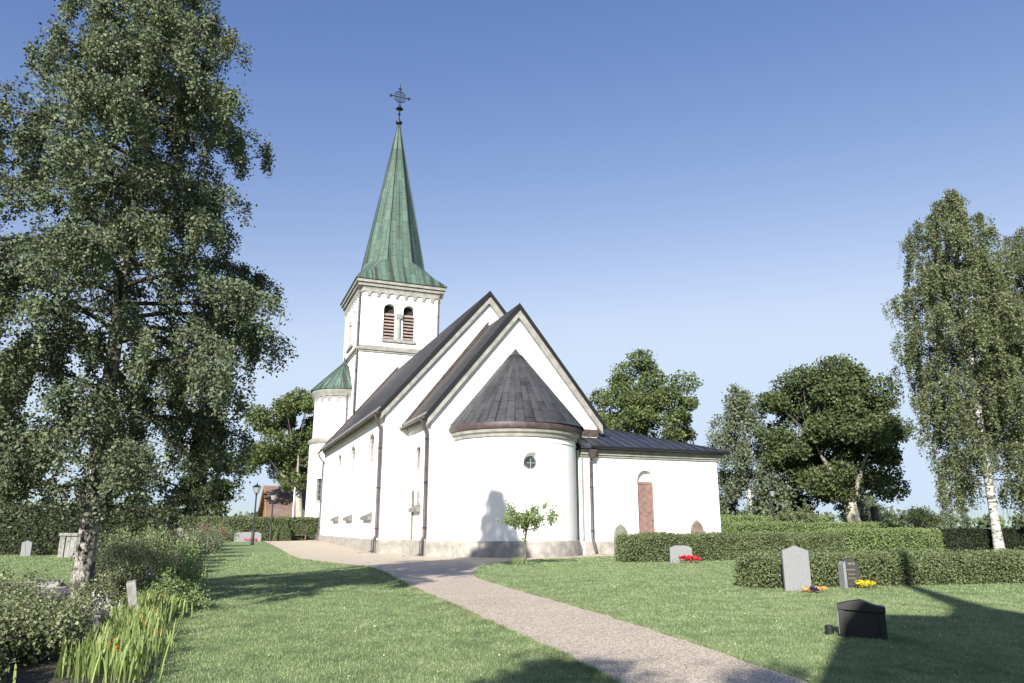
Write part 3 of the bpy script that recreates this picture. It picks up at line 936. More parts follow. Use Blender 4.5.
xn = CX - NW - 0.16
downpipe([(CX - 6.36, 4.75, 7.25), (CX - 6.3, 4.8, 6.95), (xn, 4.95, 6.5), (xn, 4.95, 0.85), (xn - 0.16, 4.95, 0.62), (xn - 0.16, 4.95, 0.12), (xn - 0.3, 4.9, 0.02)], 0.09)
downpipe([(CX - 6.36, 28.3, 7.2), (CX - 6.3, 28.2, 6.95), (xn, 27.9, 6.5), (xn, 27.9, 0.85), (xn - 0.14, 27.9, 0.65), (xn - 0.16, 27.9, 0.32), (xn - 0.3, 27.9, 0.27)], 0.08)
downpipe([(CX - 5.02, 0.0, 6.45), (CX - 4.95, 0.05, 6.2), (-0.14, 0.22, 5.75), (-0.14, 0.22, 0.9), (-0.27, 0.22, 0.66), (-0.27, 0.22, 0.12), (-0.42, 0.15, 0.02)], 0.09)
downpipe([(7.98, SY0 - 0.3, 5.0), (7.98, SY0 - 0.14, 4.55), (7.98, SY0 - 0.14, 0.75), (7.98, SY0 - 0.26, 0.6), (8.06, SY0 - 0.3, 0.18)], 0.075, hopper=(7.98, SY0 - 0.3, 5.12))
downpipe([(TX0 - 0.14, TY0 + 0.05, 22.1), (TX0 - 0.1, TY0 - 0.1, 21.6), (TX0 - 0.1, TY0 - 0.1, 9.9)], 0.085, False, hopper=(TX0 - 0.15, TY0 - 0.1, 22.3))
downpipe([(TX1 - 0.05, TY0 - 0.12, 22.1), (TX1 - 0.15, TY0 - 0.1, 21.5), (TX1 - 0.15, TY0 - 0.1, 11.2)], 0.08, False, hopper=(TX1 + 0.1, TY0 - 0.15, 22.3))
downpipe([(0.62, 30.5, 13.1), (0.6, 30.45, 12.5), (0.6, 30.45, 8.9)], 0.07, False)
MB().box(-0.07, -0.003, 2.98, 3.16, 0.72, 3.15).build('conduit_cover', M['conduit'], church)
m = MB(); m.tube([(7.52, SY0 - 0.06, 4.75), (7.52, SY0 - 0.06, 0.7)], 0.05, 8); m.build('lightning_conductor', M['stone_trim'], church)
# splash stones below the downpipes
for nm_, (x, y) in enumerate(((xn - 0.55, 4.85), (xn - 0.5, 27.85), (-0.75, 0.1), (8.15, SY0 - 0.65))):
    z_ = tz(*(CH_O + CV * x + CU * y).xy)
    MB().box(x - 0.35, x + 0.3, y - 0.25, y + 0.25, z_ - 0.1, z_ + 0.06).build('splash_stone', M['stone_trim'], church)


# ------------------------------------------------------------------ leaves and trees
def leaf_arrays(P, size, rg, down=0.3, aspect=1.7, flat=0.0):
    n = len(P)
    d = rg.normal(size=(n, 3)); d[:, 2] -= down; d /= np.linalg.norm(d, axis=1)[:, None]
    a = rg.normal(size=(n, 3)); a[:, 2] += flat * 3
    s = np.cross(d, a); s /= np.linalg.norm(s, axis=1)[:, None] + 1e-9
    L = (size * rg.uniform(0.65, 1.25, n))[:, None]
    W = L / aspect * 0.5
    nrm = np.cross(s, d)
    v0 = P; v1 = P + d * L * 0.42 + s * W + nrm * W * 0.25; v2 = P + d * L; v3 = P + d * L * 0.42 - s * W + nrm * W * 0.25
    V = np.stack([v0, v1, v2, v3], 1).reshape(-1, 3)
    F = np.arange(4 * n).reshape(n, 4)
    return V, F


def leaf_mesh(name, P, size, mat, parent, rg, down=0.3, aspect=1.7, flat=0.0):
    V, F = leaf_arrays(P, size, rg, down, aspect, flat)
    return np_mesh(name, V, F, rg.random(len(P)), mat, parent)


def interp(t, tab):
    return float(np.interp(t, [a for a, b in tab], [b for a, b in tab]))


def grow(rg, H, r0, prof, t0, nlimb, rise=(15, 60), droop=40, sub_per_m=2.0, sub_len=0.42, weep=0.0, lean=(0, 0), wob=0.03, twig_r=0.008, forks=None):
    """skeleton: returns trunk MB, branch MB and segments to hang leaves on"""
    tr = MB(); br = MB(); segs = []
    nt_ = 14
    ph = rg.uniform(0, 6, 4)
    def axis_at(t):
        return np.array([lean[0] * t + wob * H * 0.35 * math.sin(ph[0] + 4.2 * t) * t, lean[1] * t + wob * H * 0.35 * math.sin(ph[1] + 3.6 * t) * t, H * t])
    def rad(t): return max(0.012, r0 * (1 - t) ** 0.85)
    pts = [axis_at(k / nt_) for k in range(nt_ + 1)]; rs = [rad(k / nt_) for k in range(nt_ + 1)]
    pts.insert(1, axis_at(0.018)); rs[0] = r0 * 1.45; rs.insert(1, r0 * 1.12)
    pts[0][2] -= 0.15
    tr.tube(pts, rs, 12)
    for i in range(nlimb):
        f = (i + rg.uniform(0, 0.8)) / nlimb
        t = t0 + (0.985 - t0) * f ** 0.9
        az = i * 2.399 + rg.uniform(-0.4, 0.4)
        L = interp(t, prof) * rg.uniform(0.72, 1.18)
        e = R(rise[0] + (rise[1] - rise[0]) * (t - t0) / (1 - t0) + rg.uniform(-10, 10))
        K = 7
        p = axis_at(t); lp = [p]; lr = []
        lr0 = min(rad(t) * 0.5, 0.012 + L * 0.011)
        lr = [lr0 * (1 - 0.85 * k / K) + 0.004 for k in range(K + 1)]
        for k in range(K):
            ee = e - R(droop) * ((k + 1) / K) ** 1.4
            az2 = az + 0.25 * math.sin(k + ph[2] + i)
            st = L / K
            p = p + st * np.array([math.cos(az2) * math.cos(ee), math.sin(az2) * math.cos(ee), math.sin(ee)]) + rg.normal(0, 0.03 * L / K, 3)
            lp.append(p)
        br.tube(lp, lr, 6, cap=False)
        ns = max(3, int(L * sub_per_m))
        for q in range(2, K): segs.append((lp[q], lp[q + 1], 0.6))
        for j in range(ns):
            ff = 0.18 + 0.82 * (j + rg.uniform(0, 1)) / ns
            kk = min(K - 1, int(ff * K)); tt_ = ff * K - kk
            s = lp[kk] * (1 - tt_) + lp[kk + 1] * tt_
            sl = (sub_len * L * (1.15 - ff) + 0.12 * L + 0.12) * rg.uniform(0.7, 1.25)
            sa = az + (1 if j % 2 else -1) * rg.uniform(0.35, 1.3)
            se = e - R(droop) * ff + R(rg.uniform(-25, 30))
            sp = [s]
            for k in range(4):
                se2 = se - R(droop * 0.8) * ((k + 1) / 4)
                s = s + sl / 4 * np.array([math.cos(sa) * math.cos(se2), math.sin(sa) * math.cos(se2), math.sin(se2)]) + rg.normal(0, 0.02 * sl, 3)
                sp.append(s)
            br.tube(sp, [max(twig_r, lr[kk] * 0.4) * (1 - 0.2 * k) for k in range(5)], 4, cap=False)
            for k in range(4):
                segs.append((sp[k], sp[k + 1], 1.0))
                if weep > 0 and rg.random() < 0.75:
                    ln = weep * rg.uniform(0.3, 1.1)
                    en = sp[k + 1] + np.array([rg.normal(0, 0.12 * ln), rg.normal(0, 0.12 * ln), -ln])
                    segs.append((sp[k + 1], en, 1.4))
                    br.tube([sp[k + 1], en], [twig_r * 0.7, twig_r * 0.3], 3, cap=False)
    for k in range(nt_ - 3, nt_): segs.append((axis_at(k / nt_), axis_at((k + 1) / nt_), 1.0))
    return tr, br, segs


def sample_segs(segs, n, rg, spread):
    A = np.array([s[0] for s in segs]); B = np.array([s[1] for s in segs]); wt = np.array([s[2] for s in segs]) * np.linalg.norm(B - A, axis=1) * rg.gamma(1.1, 1.0, len(segs))
    i = rg.choice(len(segs), n, p=wt / wt.sum())
    t = rg.random((n, 1))
    return A[i] * (1 - t) + B[i] * t + rg.normal(0, spread, (n, 3))


def make_tree(name, label, base, H, r0, prof, bark, leafm, n_leaves, leaf, seed, cat='tree', group=None, spread=0.12, zmin=0.5, down=0.4, aspect=1.5, **kw):
    rg = np.random.default_rng(seed)
    x, y = base
    root = empty(name, (x, y, tz(x, y)))
    tag(root, label, cat, group)
    tr, br, segs = grow(rg, H, r0, prof, **kw)
    tr.build('trunk', bark, root, smooth=True)
    br.build('branches', M['twig'], root, smooth=True)
    P = sample_segs(segs, n_leaves, rg, spread)
    P = P[P[:, 2] > zmin + rg.uniform(-0.25, 0.5, len(P))]
    leaf_mesh('crown', P, leaf, leafm, root, rg, down, aspect)
    return root


def mat_birch(name, dark_low=1.3):
    m, n, b = mat_new(name)
    v = coords(n, 'Object', (5, 5, 1.6)); v1 = coords(n, 'Object', (9, 9, 12))
    f = noise(n, v, 2.2, 6, 0.7); g = noise(n, v1, 1.0, 4, 0.6)
    c = ramp(n, g, [(0.38, (0.05, 0.045, 0.04)), (0.50, (0.25, 0.235, 0.21)), (0.72, (0.42, 0.40, 0.365))])
    c = mixc(n, ramp(n, f, [(0.47, (0, 0, 0)), (0.53, (1, 1, 1))]), c, (0.05, 0.045, 0.037))
    n.links.new(c, b.inputs['Base Color']); b.inputs['Roughness'].default_value = 0.85
    bump(n, b, f, 0.7, 0.05)
    return m


def mat_birch_thin(name):
    m, n, b = mat_new(name)
    f = noise(n, coords(n, 'Object', (2, 2, 9)), 1.3, 5, 0.65)
    n.links.new(ramp(n, f, [(0.42, (0.06, 0.055, 0.05)), (0.50, (0.42, 0.405, 0.375)), (0.8, (0.60, 0.585, 0.545))]), b.inputs['Base Color'])
    b.inputs['Roughness'].default_value = 0.8
    return m


M['twig'] = mat_noise('dark_brown_twigs', (0.035, 0.028, 0.022), (0.075, 0.062, 0.05), 6, 0.85, 0.3, 30)
M['birch_bark'] = mat_birch('birch_bark_cracked')
M['birch_white'] = mat_birch_thin('birch_bark_white')
M['bark'] = mat_noise('grey_brown_bark', (0.08, 0.065, 0.05), (0.17, 0.15, 0.125), 3, 0.9, 0.8, 14, stretch=(3, 3, 0.6))
M['bark_pale'] = mat_noise('pale_grey_bark', (0.26, 0.235, 0.19), (0.42, 0.39, 0.33), 3, 0.9, 0.8, 14, stretch=(3, 3, 0.6))
M['lf_birch'] = mat_leaf('birch_leaves', (0.055, 0.078, 0.040), (0.165, 0.195, 0.110), 0.15, 0.55)
M['lf_birch2'] = mat_leaf('weeping_birch_leaves', (0.075, 0.098, 0.044), (0.18, 0.205, 0.105), 0.25, 0.45)
M['lf_oak'] = mat_leaf('oak_leaves', (0.032, 0.052, 0.02), (0.12, 0.148, 0.062), 0.2, 0.5, scale=0.3)
M['lf_maple'] = mat_leaf('maple_leaves', (0.05, 0.08, 0.026), (0.155, 0.19, 0.072), 0.25, 0.5, scale=0.3)
M['lf_grey'] = mat_leaf('grey_green_leaves', (0.085, 0.11, 0.062), (0.17, 0.20, 0.125), 0.25, 0.5, scale=0.3)
M['lf_dark'] = mat_leaf('dark_green_leaves', (0.025, 0.04, 0.018), (0.085, 0.108, 0.048), 0.15, 0.5, scale=0.4)
M['lf_hedge'] = mat_leaf('hedge_leaves', (0.06, 0.09, 0.036), (0.19, 0.225, 0.11), 0.2, 0.5, scale=1.2)
M['lf_hedge_l'] = mat_leaf('light_hedge_leaves', (0.10, 0.155, 0.05), (0.24, 0.30, 0.13), 0.25, 0.5, scale=1.2)
M['lf_shrub'] = mat_leaf('shrub_leaves', (0.075, 0.102, 0.045), (0.25, 0.275, 0.145), 0.25, 0.45, scale=1.5)
M['lf_iris'] = mat_leaf('sword_leaves', (0.12, 0.175, 0.05), (0.34, 0.41, 0.15), 0.35, 0.45, scale=1.5)
M['lf_hedge_shade'] = mat_leaf('shaded_hedge_leaves', (0.006, 0.009, 0.005), (0.035, 0.045, 0.02), 0.05, 0.6, scale=1.5)  # near-black leaf colour holds the shade on the hedge
M['lf_silver'] = mat_leaf('silver_leaves', (0.25, 0.26, 0.25), (0.46, 0.46, 0.45), 0.1, 0.6)

# the big birch by the flower bed
make_tree('birch_tree', 'tall leafy birch with cracked white trunk at left beside the flower bed', (-7.07, 12.6), 13.9, 0.165,
          [(0.1, 2.0), (0.2, 2.5), (0.3, 2.6), (0.45, 2.6), (0.62, 2.45), (0.74, 1.7), (0.87, 0.8), (0.94, 0.5), (1, 0.2)],
          M['birch_bark'], M['lf_birch'], 270000, 0.062, 11, spread=0.06, zmin=1.55, t0=0.12, nlimb=92, rise=(10, 52), droop=46, sub_per_m=4.6, weep=0.62, sub_len=0.36, twig_r=0.006, wob=0.010)
# a smaller tree that reaches in from the left edge
make_tree('leafy_tree', 'low dark leafy tree reaching in at the left edge of the photo', (-10.4, 10.9), 5.4, 0.11,
          [(0.15, 1.5), (0.4, 2.2), (0.7, 1.9), (1, 0.6)],
          M['bark'], M['lf_birch'], 24000, 0.07, 12, spread=0.12, zmin=1.2, t0=0.22, nlimb=26, rise=(10, 60), droop=45, sub_per_m=3.5, weep=0.7)
# birches on the right
BPROF = [(0.08, 2.0), (0.2, 3.0), (0.38, 4.0), (0.55, 4.1), (0.7, 3.3), (0.85, 2.2), (0.95, 1.1), (1, 0.4)]
make_tree('birch_tree', 'tall weeping birch with bright white trunk at right behind the clipped hedge', (25.7, 40.0), 20.8, 0.235, BPROF, M['birch_white'], M['lf_birch2'], 120000, 0.135, 21,
          spread=0.09, zmin=2.4, t0=0.17, nlimb=72, rise=(22, 58), droop=66, sub_per_m=3.0, weep=2.0, sub_len=0.36, twig_r=0.012)
make_tree('birch_tree', 'weeping birch cut off by the right edge of the photo', (31.6, 42.5), 19.4, 0.28, BPROF, M['birch_white'], M['lf_birch2'], 100000, 0.135, 22,
          spread=0.09, zmin=2.2, t0=0.15, nlimb=64, rise=(22, 58), droop=66, sub_per_m=3.0, weep=2.0, sub_len=0.36, twig_r=0.012)
# oak
def broadleaf(name, label, base, H, z0, prof, trunk_r, fork, bark, leafm, nclump, cr, n_leaves, leaf, seed, lean=0.0, group=None):
    """broad crown: leaf clumps spread through an envelope, each on its own limb. prof: (fraction of crown height, radius)"""
    rg = np.random.default_rng(seed)
    root = empty(name, (base[0], base[1], tz(*base))); tag(root, label, 'tree', group)
    C = []
    tries = 0
    while len(C) < nclump and tries < 40000:
        tries += 1
        f = rg.random(); rmax = interp(f, prof); az = rg.uniform(0, 6.283); rr = rmax * rg.random() ** 0.42
        rr *= 1 + 0.15 * math.sin(3 * az + seed) + 0.15 * math.sin(5 * az + 9 * f + seed)
        c = np.array([rr * math.cos(az), rr * math.sin(az), z0 + f * (H - z0)])
        c[0] += lean * 3
        if all(np.linalg.norm((c - q) * (1, 1, 1.25)) > cr * 0.85 for q in C): C.append(c)
    tr = MB(); br = MB()
    fz = fork
    top = np.array([lean, 0, fz])
    tr.tube([(0, 0, -.3), (0, 0, 0.15), (lean * .3, 0, fz * .35), (lean * .7, 0.05, fz * .75), tuple(top)], [trunk_r * 1.5, trunk_r * 1.12, trunk_r, trunk_r * .92, trunk_r * .9], 14)
    lead = []
    for k in range(5):
        az = k * 1.2566 + rg.uniform(-.3, .3); e = R(rg.uniform(35, 75)); L = (H - fz) * rg.uniform(.4, .6)
        p = top - np.array([0, 0, .25]); lp = [p]
        for q in range(5):
            p = p + L / 5 * np.array([math.cos(az) * math.cos(e), math.sin(az) * math.cos(e), math.sin(e)]) + rg.normal(0, .08 * L / 5, 3); lp.append(p)
        tr.tube(lp, [trunk_r * (.62 - .1 * q) for q in range(6)], 8); lead += lp[1:]
    lead = np.array(lead)
    Ps = []
    wts = rg.uniform(.7, 1.3, len(C)); wts /= wts.sum()
    for c, wt in zip(C, wts):
        dd = np.linalg.norm((lead - c) * (1, 1, 1.4) + np.array([0, 0, .6]), axis=1); a = lead[int(np.argmin(dd))]
        mid = (a + c) / 2 + np.array([0, 0, .25]) + rg.normal(0, .2, 3)
        br.tube([a, mid, c], [.085, .055, .02], 5)
        s_ = cr * rg.uniform(.75, 1.25)
        n = int(n_leaves * wt)
        g = rg.normal(size=(n, 3)); g /= np.linalg.norm(g, axis=1)[:, None]
        rad = s_ * (0.35 + .65 * rg.random((n, 1)) ** .5) * (1 + .22 * np.sin(g[:, :1] * 5 + wt * 900) * np.sin(g[:, 1:2] * 6))
        P = c + g * rad * np.array([1.05, 1.05, .72]); Ps.append(P)
        for k in range(5):
            q = c + rg.normal(0, .55 * s_, 3) * (1, 1, .6); br.tube([c, q], [.02, .008], 3)
    tr.build('trunk', bark, root, smooth=True); br.build('branches', M['twig'], root, smooth=True)
    leaf_mesh('crown', np.concatenate(Ps), leaf, leafm, root, rg, 0.1, 1.25, 0.25)
    return root


broadleaf('oak_tree', 'broad dark green oak with pale forked trunk beyond the hedges', (30.0, 65.5), 15.3, 4.1,
          [(0, 4.0), (.2, 5.2), (.45, 5.5), (.7, 4.9), (.88, 3.9), (1, 2.4)], .58, 3.4, M['bark_pale'], M['lf_oak'], 92, 1.42, 84000, .25, 31, lean=-.42)
make_tree('birch_tree', 'slender grey green birch between the sacristy and the oak', (21.6, 68.0), 13.6, 0.25,
          [(0.08, 2.3), (0.25, 3.7), (0.5, 3.9), (0.7, 3.0), (0.88, 1.7), (1, 0.5)],
          M['birch_white'], M['lf_grey'], 17000, 0.26, 32, spread=0.22, zmin=1.4, t0=0.12, nlimb=34, rise=(20, 65), droop=50, sub_per_m=1.7, weep=1.4, twig_r=0.015)
broadleaf('maple_tree', 'rounded green tree rising behind the sacristy roof', (12.7, 70.0), 16.7, 4.5,
          [(0, 3.6), (.25, 4.5), (.55, 4.7), (.8, 4.0), (1, 2.4)], .5, 4.0, M['bark'], M['lf_maple'], 58, 1.3, 42000, .25, 33)
broadleaf('maple_tree', 'green tree with pale trunk left of the round stair turret', (-20.2, 72.0), 13.4, 5.2,
          [(0, 2.6), (.25, 3.8), (.55, 3.9), (.8, 3.0), (1, 1.2)], .36, 4.6, M['bark_pale'], M['lf_maple'], 40, 1.2, 28000, .25, 34, lean=-.5)
# trees left behind the hedge
make_tree('leafy_tree', 'dark pointed tree behind the left hedge near the street lamp', (-31.5, 76.0), 12.6, 0.32,
          [(0.08, 2.6), (0.3, 3.0), (0.55, 2.3), (0.8, 1.3), (1, 0.3)],
          M['bark'], M['lf_dark'], 18000, 0.30, 41, spread=0.24, zmin=1.0, down=0.2, aspect=1.3, t0=0.08, nlimb=40, rise=(0, 60), droop=25, sub_per_m=2.0, twig_r=0.02)
make_tree('leafy_tree', 'light green bushy tree behind the left hedge under the big birch', (-37.0, 69.0), 9.0, 0.22,
          [(0.05, 2.6), (0.35, 3.2), (0.65, 2.6), (1, 0.8)],
          M['bark'], M['lf_maple'], 15000, 0.26, 42, spread=0.22, zmin=0.6, down=0.2, aspect=1.3, t0=0.08, nlimb=34, rise=(5, 70), droop=25, sub_per_m=2.0, twig_r=0.02)
make_tree('leafy_tree', 'tall dark tree far left beyond the gravestones', (-42.0, 58.0), 13.0, 0.35,
          [(0.05, 3.6), (0.35, 4.8), (0.65, 4.0), (1, 1.2)],
          M['bark'], M['lf_dark'], 20000, 0.32, 43, spread=0.28, zmin=0.6, down=0.2, aspect=1.3, t0=0.08, nlimb=38, rise=(5, 70), droop=25, sub_per_m=1.8, twig_r=0.02)
make_tree('leafy_tree', 'dense dark tree behind the gravestones at left', (-34.5, 47.0), 8.5, 0.25,
          [(0.05, 3.4), (0.35, 4.0), (0.65, 3.0), (1, 0.9)],
          M['bark'], M['lf_dark'], 22000, 0.24, 44, spread=0.22, zmin=0.3, down=0.2, aspect=1.3, t0=0.06, nlimb=38, rise=(0, 70), droop=25, sub_per_m=1.9, twig_r=0.02)
# far right small trees
for k, (x, y, h_, r_, lab, mm) in enumerate((
        (47.0, 98.0, 5.0, 1.0, 'thin pale tree left of the two poplars on the far field', 'lf_grey'),
        (68.5, 118.0, 8.4, 1.1, 'left one of two slim poplars on the far field', 'lf_grey'),
        (73.5, 122.0, 8.8, 1.2, 'right one of two slim poplars on the far field', 'lf_grey'),
        (37.5, 82.0, 6.4, 2.0, 'pale willow bush right behind the oak trunk', 'lf_grey'),
        (56.0, 118.0, 4.4, 2.2, 'small round dark bush on the far field', 'lf_dark'))):
    make_tree('poplar_tree' if 'poplar' in lab else 'small_tree', lab, (x, y), h_, 0.14, [(0.05, r_ * 0.7), (0.4, r_), (0.75, r_ * 0.75), (1, 0.25)], M['bark'], M[mm], 3500, 0.26, 60 + k,
              spread=0.2, zmin=0.2, t0=0.06, nlimb=20, rise=(40, 75) if r_ < 1.5 else (10, 65), droop=10, sub_per_m=2.4, twig_r=0.015)
# pale trunk cut high
m = MB(); m.tube([(0, 0, -0.2), (0.02, 0, 0.6), (0.0, 0.05, 1.8), (-0.1, 0.05, 3.0)], [0.52, 0.40, 0.36, 0.33], 14)
st = m.build('tree_stump', M['bark'], None, smooth=True, loc=(33.2, 68.5, tz(33.2, 68.5)))
tag(st, 'tall cut grey tree stump to the right of the oak', 'tree stump')
# far wood on the horizon
rg = np.random.default_rng(77)
P = []
for k in range(300):
    x = -500 + 1400 * k / 300 + rg.normal(0, 3); y = 560 + 60 * math.sin(k * 0.13) + rg.normal(0, 12); h_ = rg.uniform(7, 12) + 3 * math.sin(k * 0.31)
    P.append(np.stack([rg.normal(x, 3.2, 70), rg.normal(y, 3, 70), rg.uniform(0, 1, 70) ** 0.8 * h_], 1))
tag(leaf_mesh('far_wood', np.concatenate(P), 3.2, M['lf_grey'], None, rg, 0.0, 1.1), kind='stuff', label='strip of far woodland along the horizon', cat='wood')

for k, (x, y, h_, r_, lab) in enumerate(((24.0, 70.5, 4.2, 2.3, 'dark undergrowth bush left of the oak trunk'), (27.6, 72.0, 3.6, 2.2, 'dark undergrowth bush right behind the oak trunk'), (20.4, 74.0, 3.6, 2.3, 'dark undergrowth bush below the grey green birch'),
        (50.0, 104.0, 3.2, 3.0, 'broad low bush on the far field left of the poplars'), (61.0, 112.0, 2.6, 3.2, 'broad low bush on the far field between poplars and oak'))):
    make_tree('small_tree', lab, (x, y), h_, 0.12, [(0.05, r_ * 0.8), (0.4, r_), (0.75, r_ * 0.75), (1, 0.4)], M['bark'], M['lf_dark'], 4200, 0.26, 80 + k, cat='bush',
              spread=0.22, zmin=0.1, t0=0.06, nlimb=22, rise=(5, 65), droop=10, sub_per_m=2.2, twig_r=0.015)

# young tree in front of the apse
rg = np.random.default_rng(51)
yt = empty('young_tree', (0.47, 27.83, 0)); tag(yt, 'small young tree with spreading crown in front of the round apse', 'tree'); yt.scale = (1.12, 1.12, 1.12)
tr = MB(); br = MB(); segs = []
tr.tube([(0, 0, -0.05), (0.02, 0, 0.3), (0.0, 0.02, 0.7), (0.05, 0, 1.05), (0.05, 0, 1.45)], [0.055, 0.045, 0.04, 0.036, 0.026], 8)
for k in range(15):
    az = k * 2.4; L = rg.uniform(0.72, 1.08); e = R(rg.uniform(2, 55)); p = np.array([0.05, 0, rg.uniform(1.0, 1.4)]); lp = [p]
    for q in range(5):
        p = p + L / 5 * np.array([math.cos(az) * math.cos(e), math.sin(az) * math.cos(e), math.sin(e)]) + rg.normal(0, 0.02, 3); lp.append(p)
    br.tube(lp, [0.02, 0.016, 0.013, 0.01, 0.007, 0.004], 5)
    for q in range(1, 5):
        segs.append((lp[q], lp[q + 1], 1.0))
        for s in range(2):
            en = lp[q] + rg.normal(0, 0.17, 3); segs.append((lp[q], en, 1.2)); br.tube([lp[q], en], [0.006, 0.003], 3)
tr.build('trunk', M['bark'], yt, smooth=True); br.build('branches', M['bark'], yt, smooth=True)
leaf_mesh('crown', sample_segs(segs, 3000, rg, 0.055), 0.075, M['lf_hedge_l'], yt, rg, 0.2, 1.4)
P = np.stack([rg.normal(0, 0.16, 160), rg.normal(0, 0.16, 160), np.zeros(160)], 1)
d = rg.normal(0, 0.35, (160, 3)); d[:, 2] = 1
d *= rg.uniform(0.18, 0.4, 160)[:, None]
s = np.cross(d, rg.normal(size=(160, 3))); s = s / np.linalg.norm(s, axis=1)[:, None] * 0.012
V = np.stack([P - s, P + s, P + d], 1).reshape(-1, 3)
gt = np_mesh('grass_tuft', V, np.arange(480).reshape(-1, 3), rg.random(160), M['lf_hedge_l'], None, loc=(0.3, 27.75, 0))
tag(gt, 'tuft of long grass at the foot of the young tree', 'grass tuft')


# ------------------------------------------------------------------ hedges
def hedge(name, label, line, width, h, leafm, seed, dens=900, leaf=0.06, group='clipped hedges', rough=0.05):
    """line: ground points along the middle; leaves cover a box-shaped core"""
    rg = np.random.default_rng(seed)
    root = empty(name, (line[0][0], line[0][1], tz(*line[0])))
    tag(root, label, 'hedge', group)
    ln = [np.array(p, float) for p in line]
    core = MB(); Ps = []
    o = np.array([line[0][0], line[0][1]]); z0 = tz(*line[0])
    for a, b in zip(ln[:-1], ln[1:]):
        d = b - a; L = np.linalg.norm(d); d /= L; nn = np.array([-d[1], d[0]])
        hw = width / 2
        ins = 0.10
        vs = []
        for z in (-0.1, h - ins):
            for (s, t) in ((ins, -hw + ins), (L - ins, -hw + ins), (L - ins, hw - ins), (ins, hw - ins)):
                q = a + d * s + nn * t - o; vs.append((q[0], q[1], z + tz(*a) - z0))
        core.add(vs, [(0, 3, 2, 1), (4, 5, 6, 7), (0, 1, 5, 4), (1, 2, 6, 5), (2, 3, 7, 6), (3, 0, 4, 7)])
        for (area, fn) in ((L * h, lambda n: (rg.uniform(0, L, n), np.full(n, -hw), h * rg.random(n) ** 0.9)), (L * h * 0.5, lambda n: (rg.uniform(0, L, n), np.full(n, hw), h * rg.random(n))),
                           (L * width, lambda n: (rg.uniform(0, L, n), rg.uniform(-hw, hw, n), np.full(n, h))),
                           (width * h, lambda n: (np.zeros(n), rg.uniform(-hw, hw, n), h * rg.random(n))), (width * h, lambda n: (np.full(n, L), rg.uniform(-hw, hw, n), h * rg.random(n)))):
            n = int(area * dens)
            if n < 1: continue
            s, t, z = fn(n)
            # round the long edges a little and make the surface uneven
            wav = 0.075 * np.sin(s * 2.1 + seed) * np.sin(z * 5 + t * 3) + 0.03 * np.sin(s * 7.7 + t * 6 + z * 4)
            k = np.clip((z - (h - 0.12)) / 0.12, 0, 1) * np.clip((np.abs(t) - (hw - 0.12)) / 0.12, 0, 1)
            t = t * (1 + wav / hw) - np.sign(t) * 0.06 * k; z = z * (1 + wav * 0.6 / h) - 0.05 * k
            t = t + rg.normal(0, rough, n); z = np.maximum(0.0, z + rg.normal(0, rough, n)); s = s + rg.normal(0, rough, n)
            q = a[None] + d[None] * s[:, None] + nn[None] * t[:, None] - o[None]
            Ps.append(np.stack([q[:, 0], q[:, 1], z + tz(*a) - z0], 1))
    n = int(8 * sum(np.linalg.norm(b - a) for a, b in zip(ln[:-1], ln[1:])) * width)       # stray new shoots above the cut
    if n:
        A = Ps[2][rg.integers(0, len(Ps[2]), n)]
        hh_ = rg.uniform(0.03, 0.16, n) * (1 if h < 1.2 else 1.4)
        Ps.append(np.concatenate([A + np.stack([rg.normal(0, .012, n), rg.normal(0, .012, n), hh_ * q], 1) for q in (.25, .5, .75, 1.0)]))
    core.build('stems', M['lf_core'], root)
    leaf_mesh('foliage', np.concatenate(Ps), leaf, leafm, root, rg, 0.0, 1.35)
    return root


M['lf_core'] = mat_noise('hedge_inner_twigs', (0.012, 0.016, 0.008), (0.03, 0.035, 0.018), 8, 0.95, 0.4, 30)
hedge('clipped_hedge', 'low clipped hedge in front of the sacristy wall behind the red flowers', [(4.3, 29.9), (9.3, 32.1), (14.6, 34.3)], 0.8, 1.0, M['lf_hedge'], 1, 1500, 0.065)
hedge('clipped_hedge', 'front clipped hedge behind the tall white gravestone reaching the right edge', [(5.45, 17.85), (9.2, 18.7), (13.4, 19.6), (18, 20.6)], 0.9, 0.67, M['lf_hedge'], 2, 2600, 0.05)
hedge('clipped_hedge', 'wide light green hedge left of the white birch trunk', [(16.9, 40.7), (22.9, 41.1)], 1.4, 1.13, M['lf_hedge_l'], 3, 700, 0.09)
hedge('clipped_hedge', 'clipped hedge with shade in its dark leaf colour behind the white birch trunk', [(23.0, 41.3), (31, 41.6), (41, 42.2)], 1.3, 1.13, M['lf_hedge_shade'], 8, 700, 0.09)  # shaded stretch of hedge, its shade put into the leaf colour
hedge('clipped_hedge', 'long lit hedge between the street lamp and the sacristy hedge', [(13.8, 51.0), (20, 51.8), (27, 52.5)], 1.2, 1.5, M['lf_hedge_l'], 4, 600, 0.10)
hedge('clipped_hedge', 'farthest hedge below the grey green birch and the oak', [(14.5, 60.5), (20, 61.0), (25.6, 61.2)], 1.2, 1.95, M['lf_hedge_l'], 5, 450, 0.12)
hedge('clipped_hedge', 'tall hedge behind the lamp posts left of the church', [(-29.5, 57.0), (-23, 58.8), (-16.3, 62.8), (-13.0, 64.8)], 1.2, 1.75, M['lf_hedge'], 6, 600, 0.10)
hedge('clipped_hedge', 'rough dark hedge behind the gravestones at left', [(-40, 35.5), (-30, 37.2), (-17.5, 38.4)], 1.8, 2.1, M['lf_dark'], 7, 500, 0.12, rough=0.16)


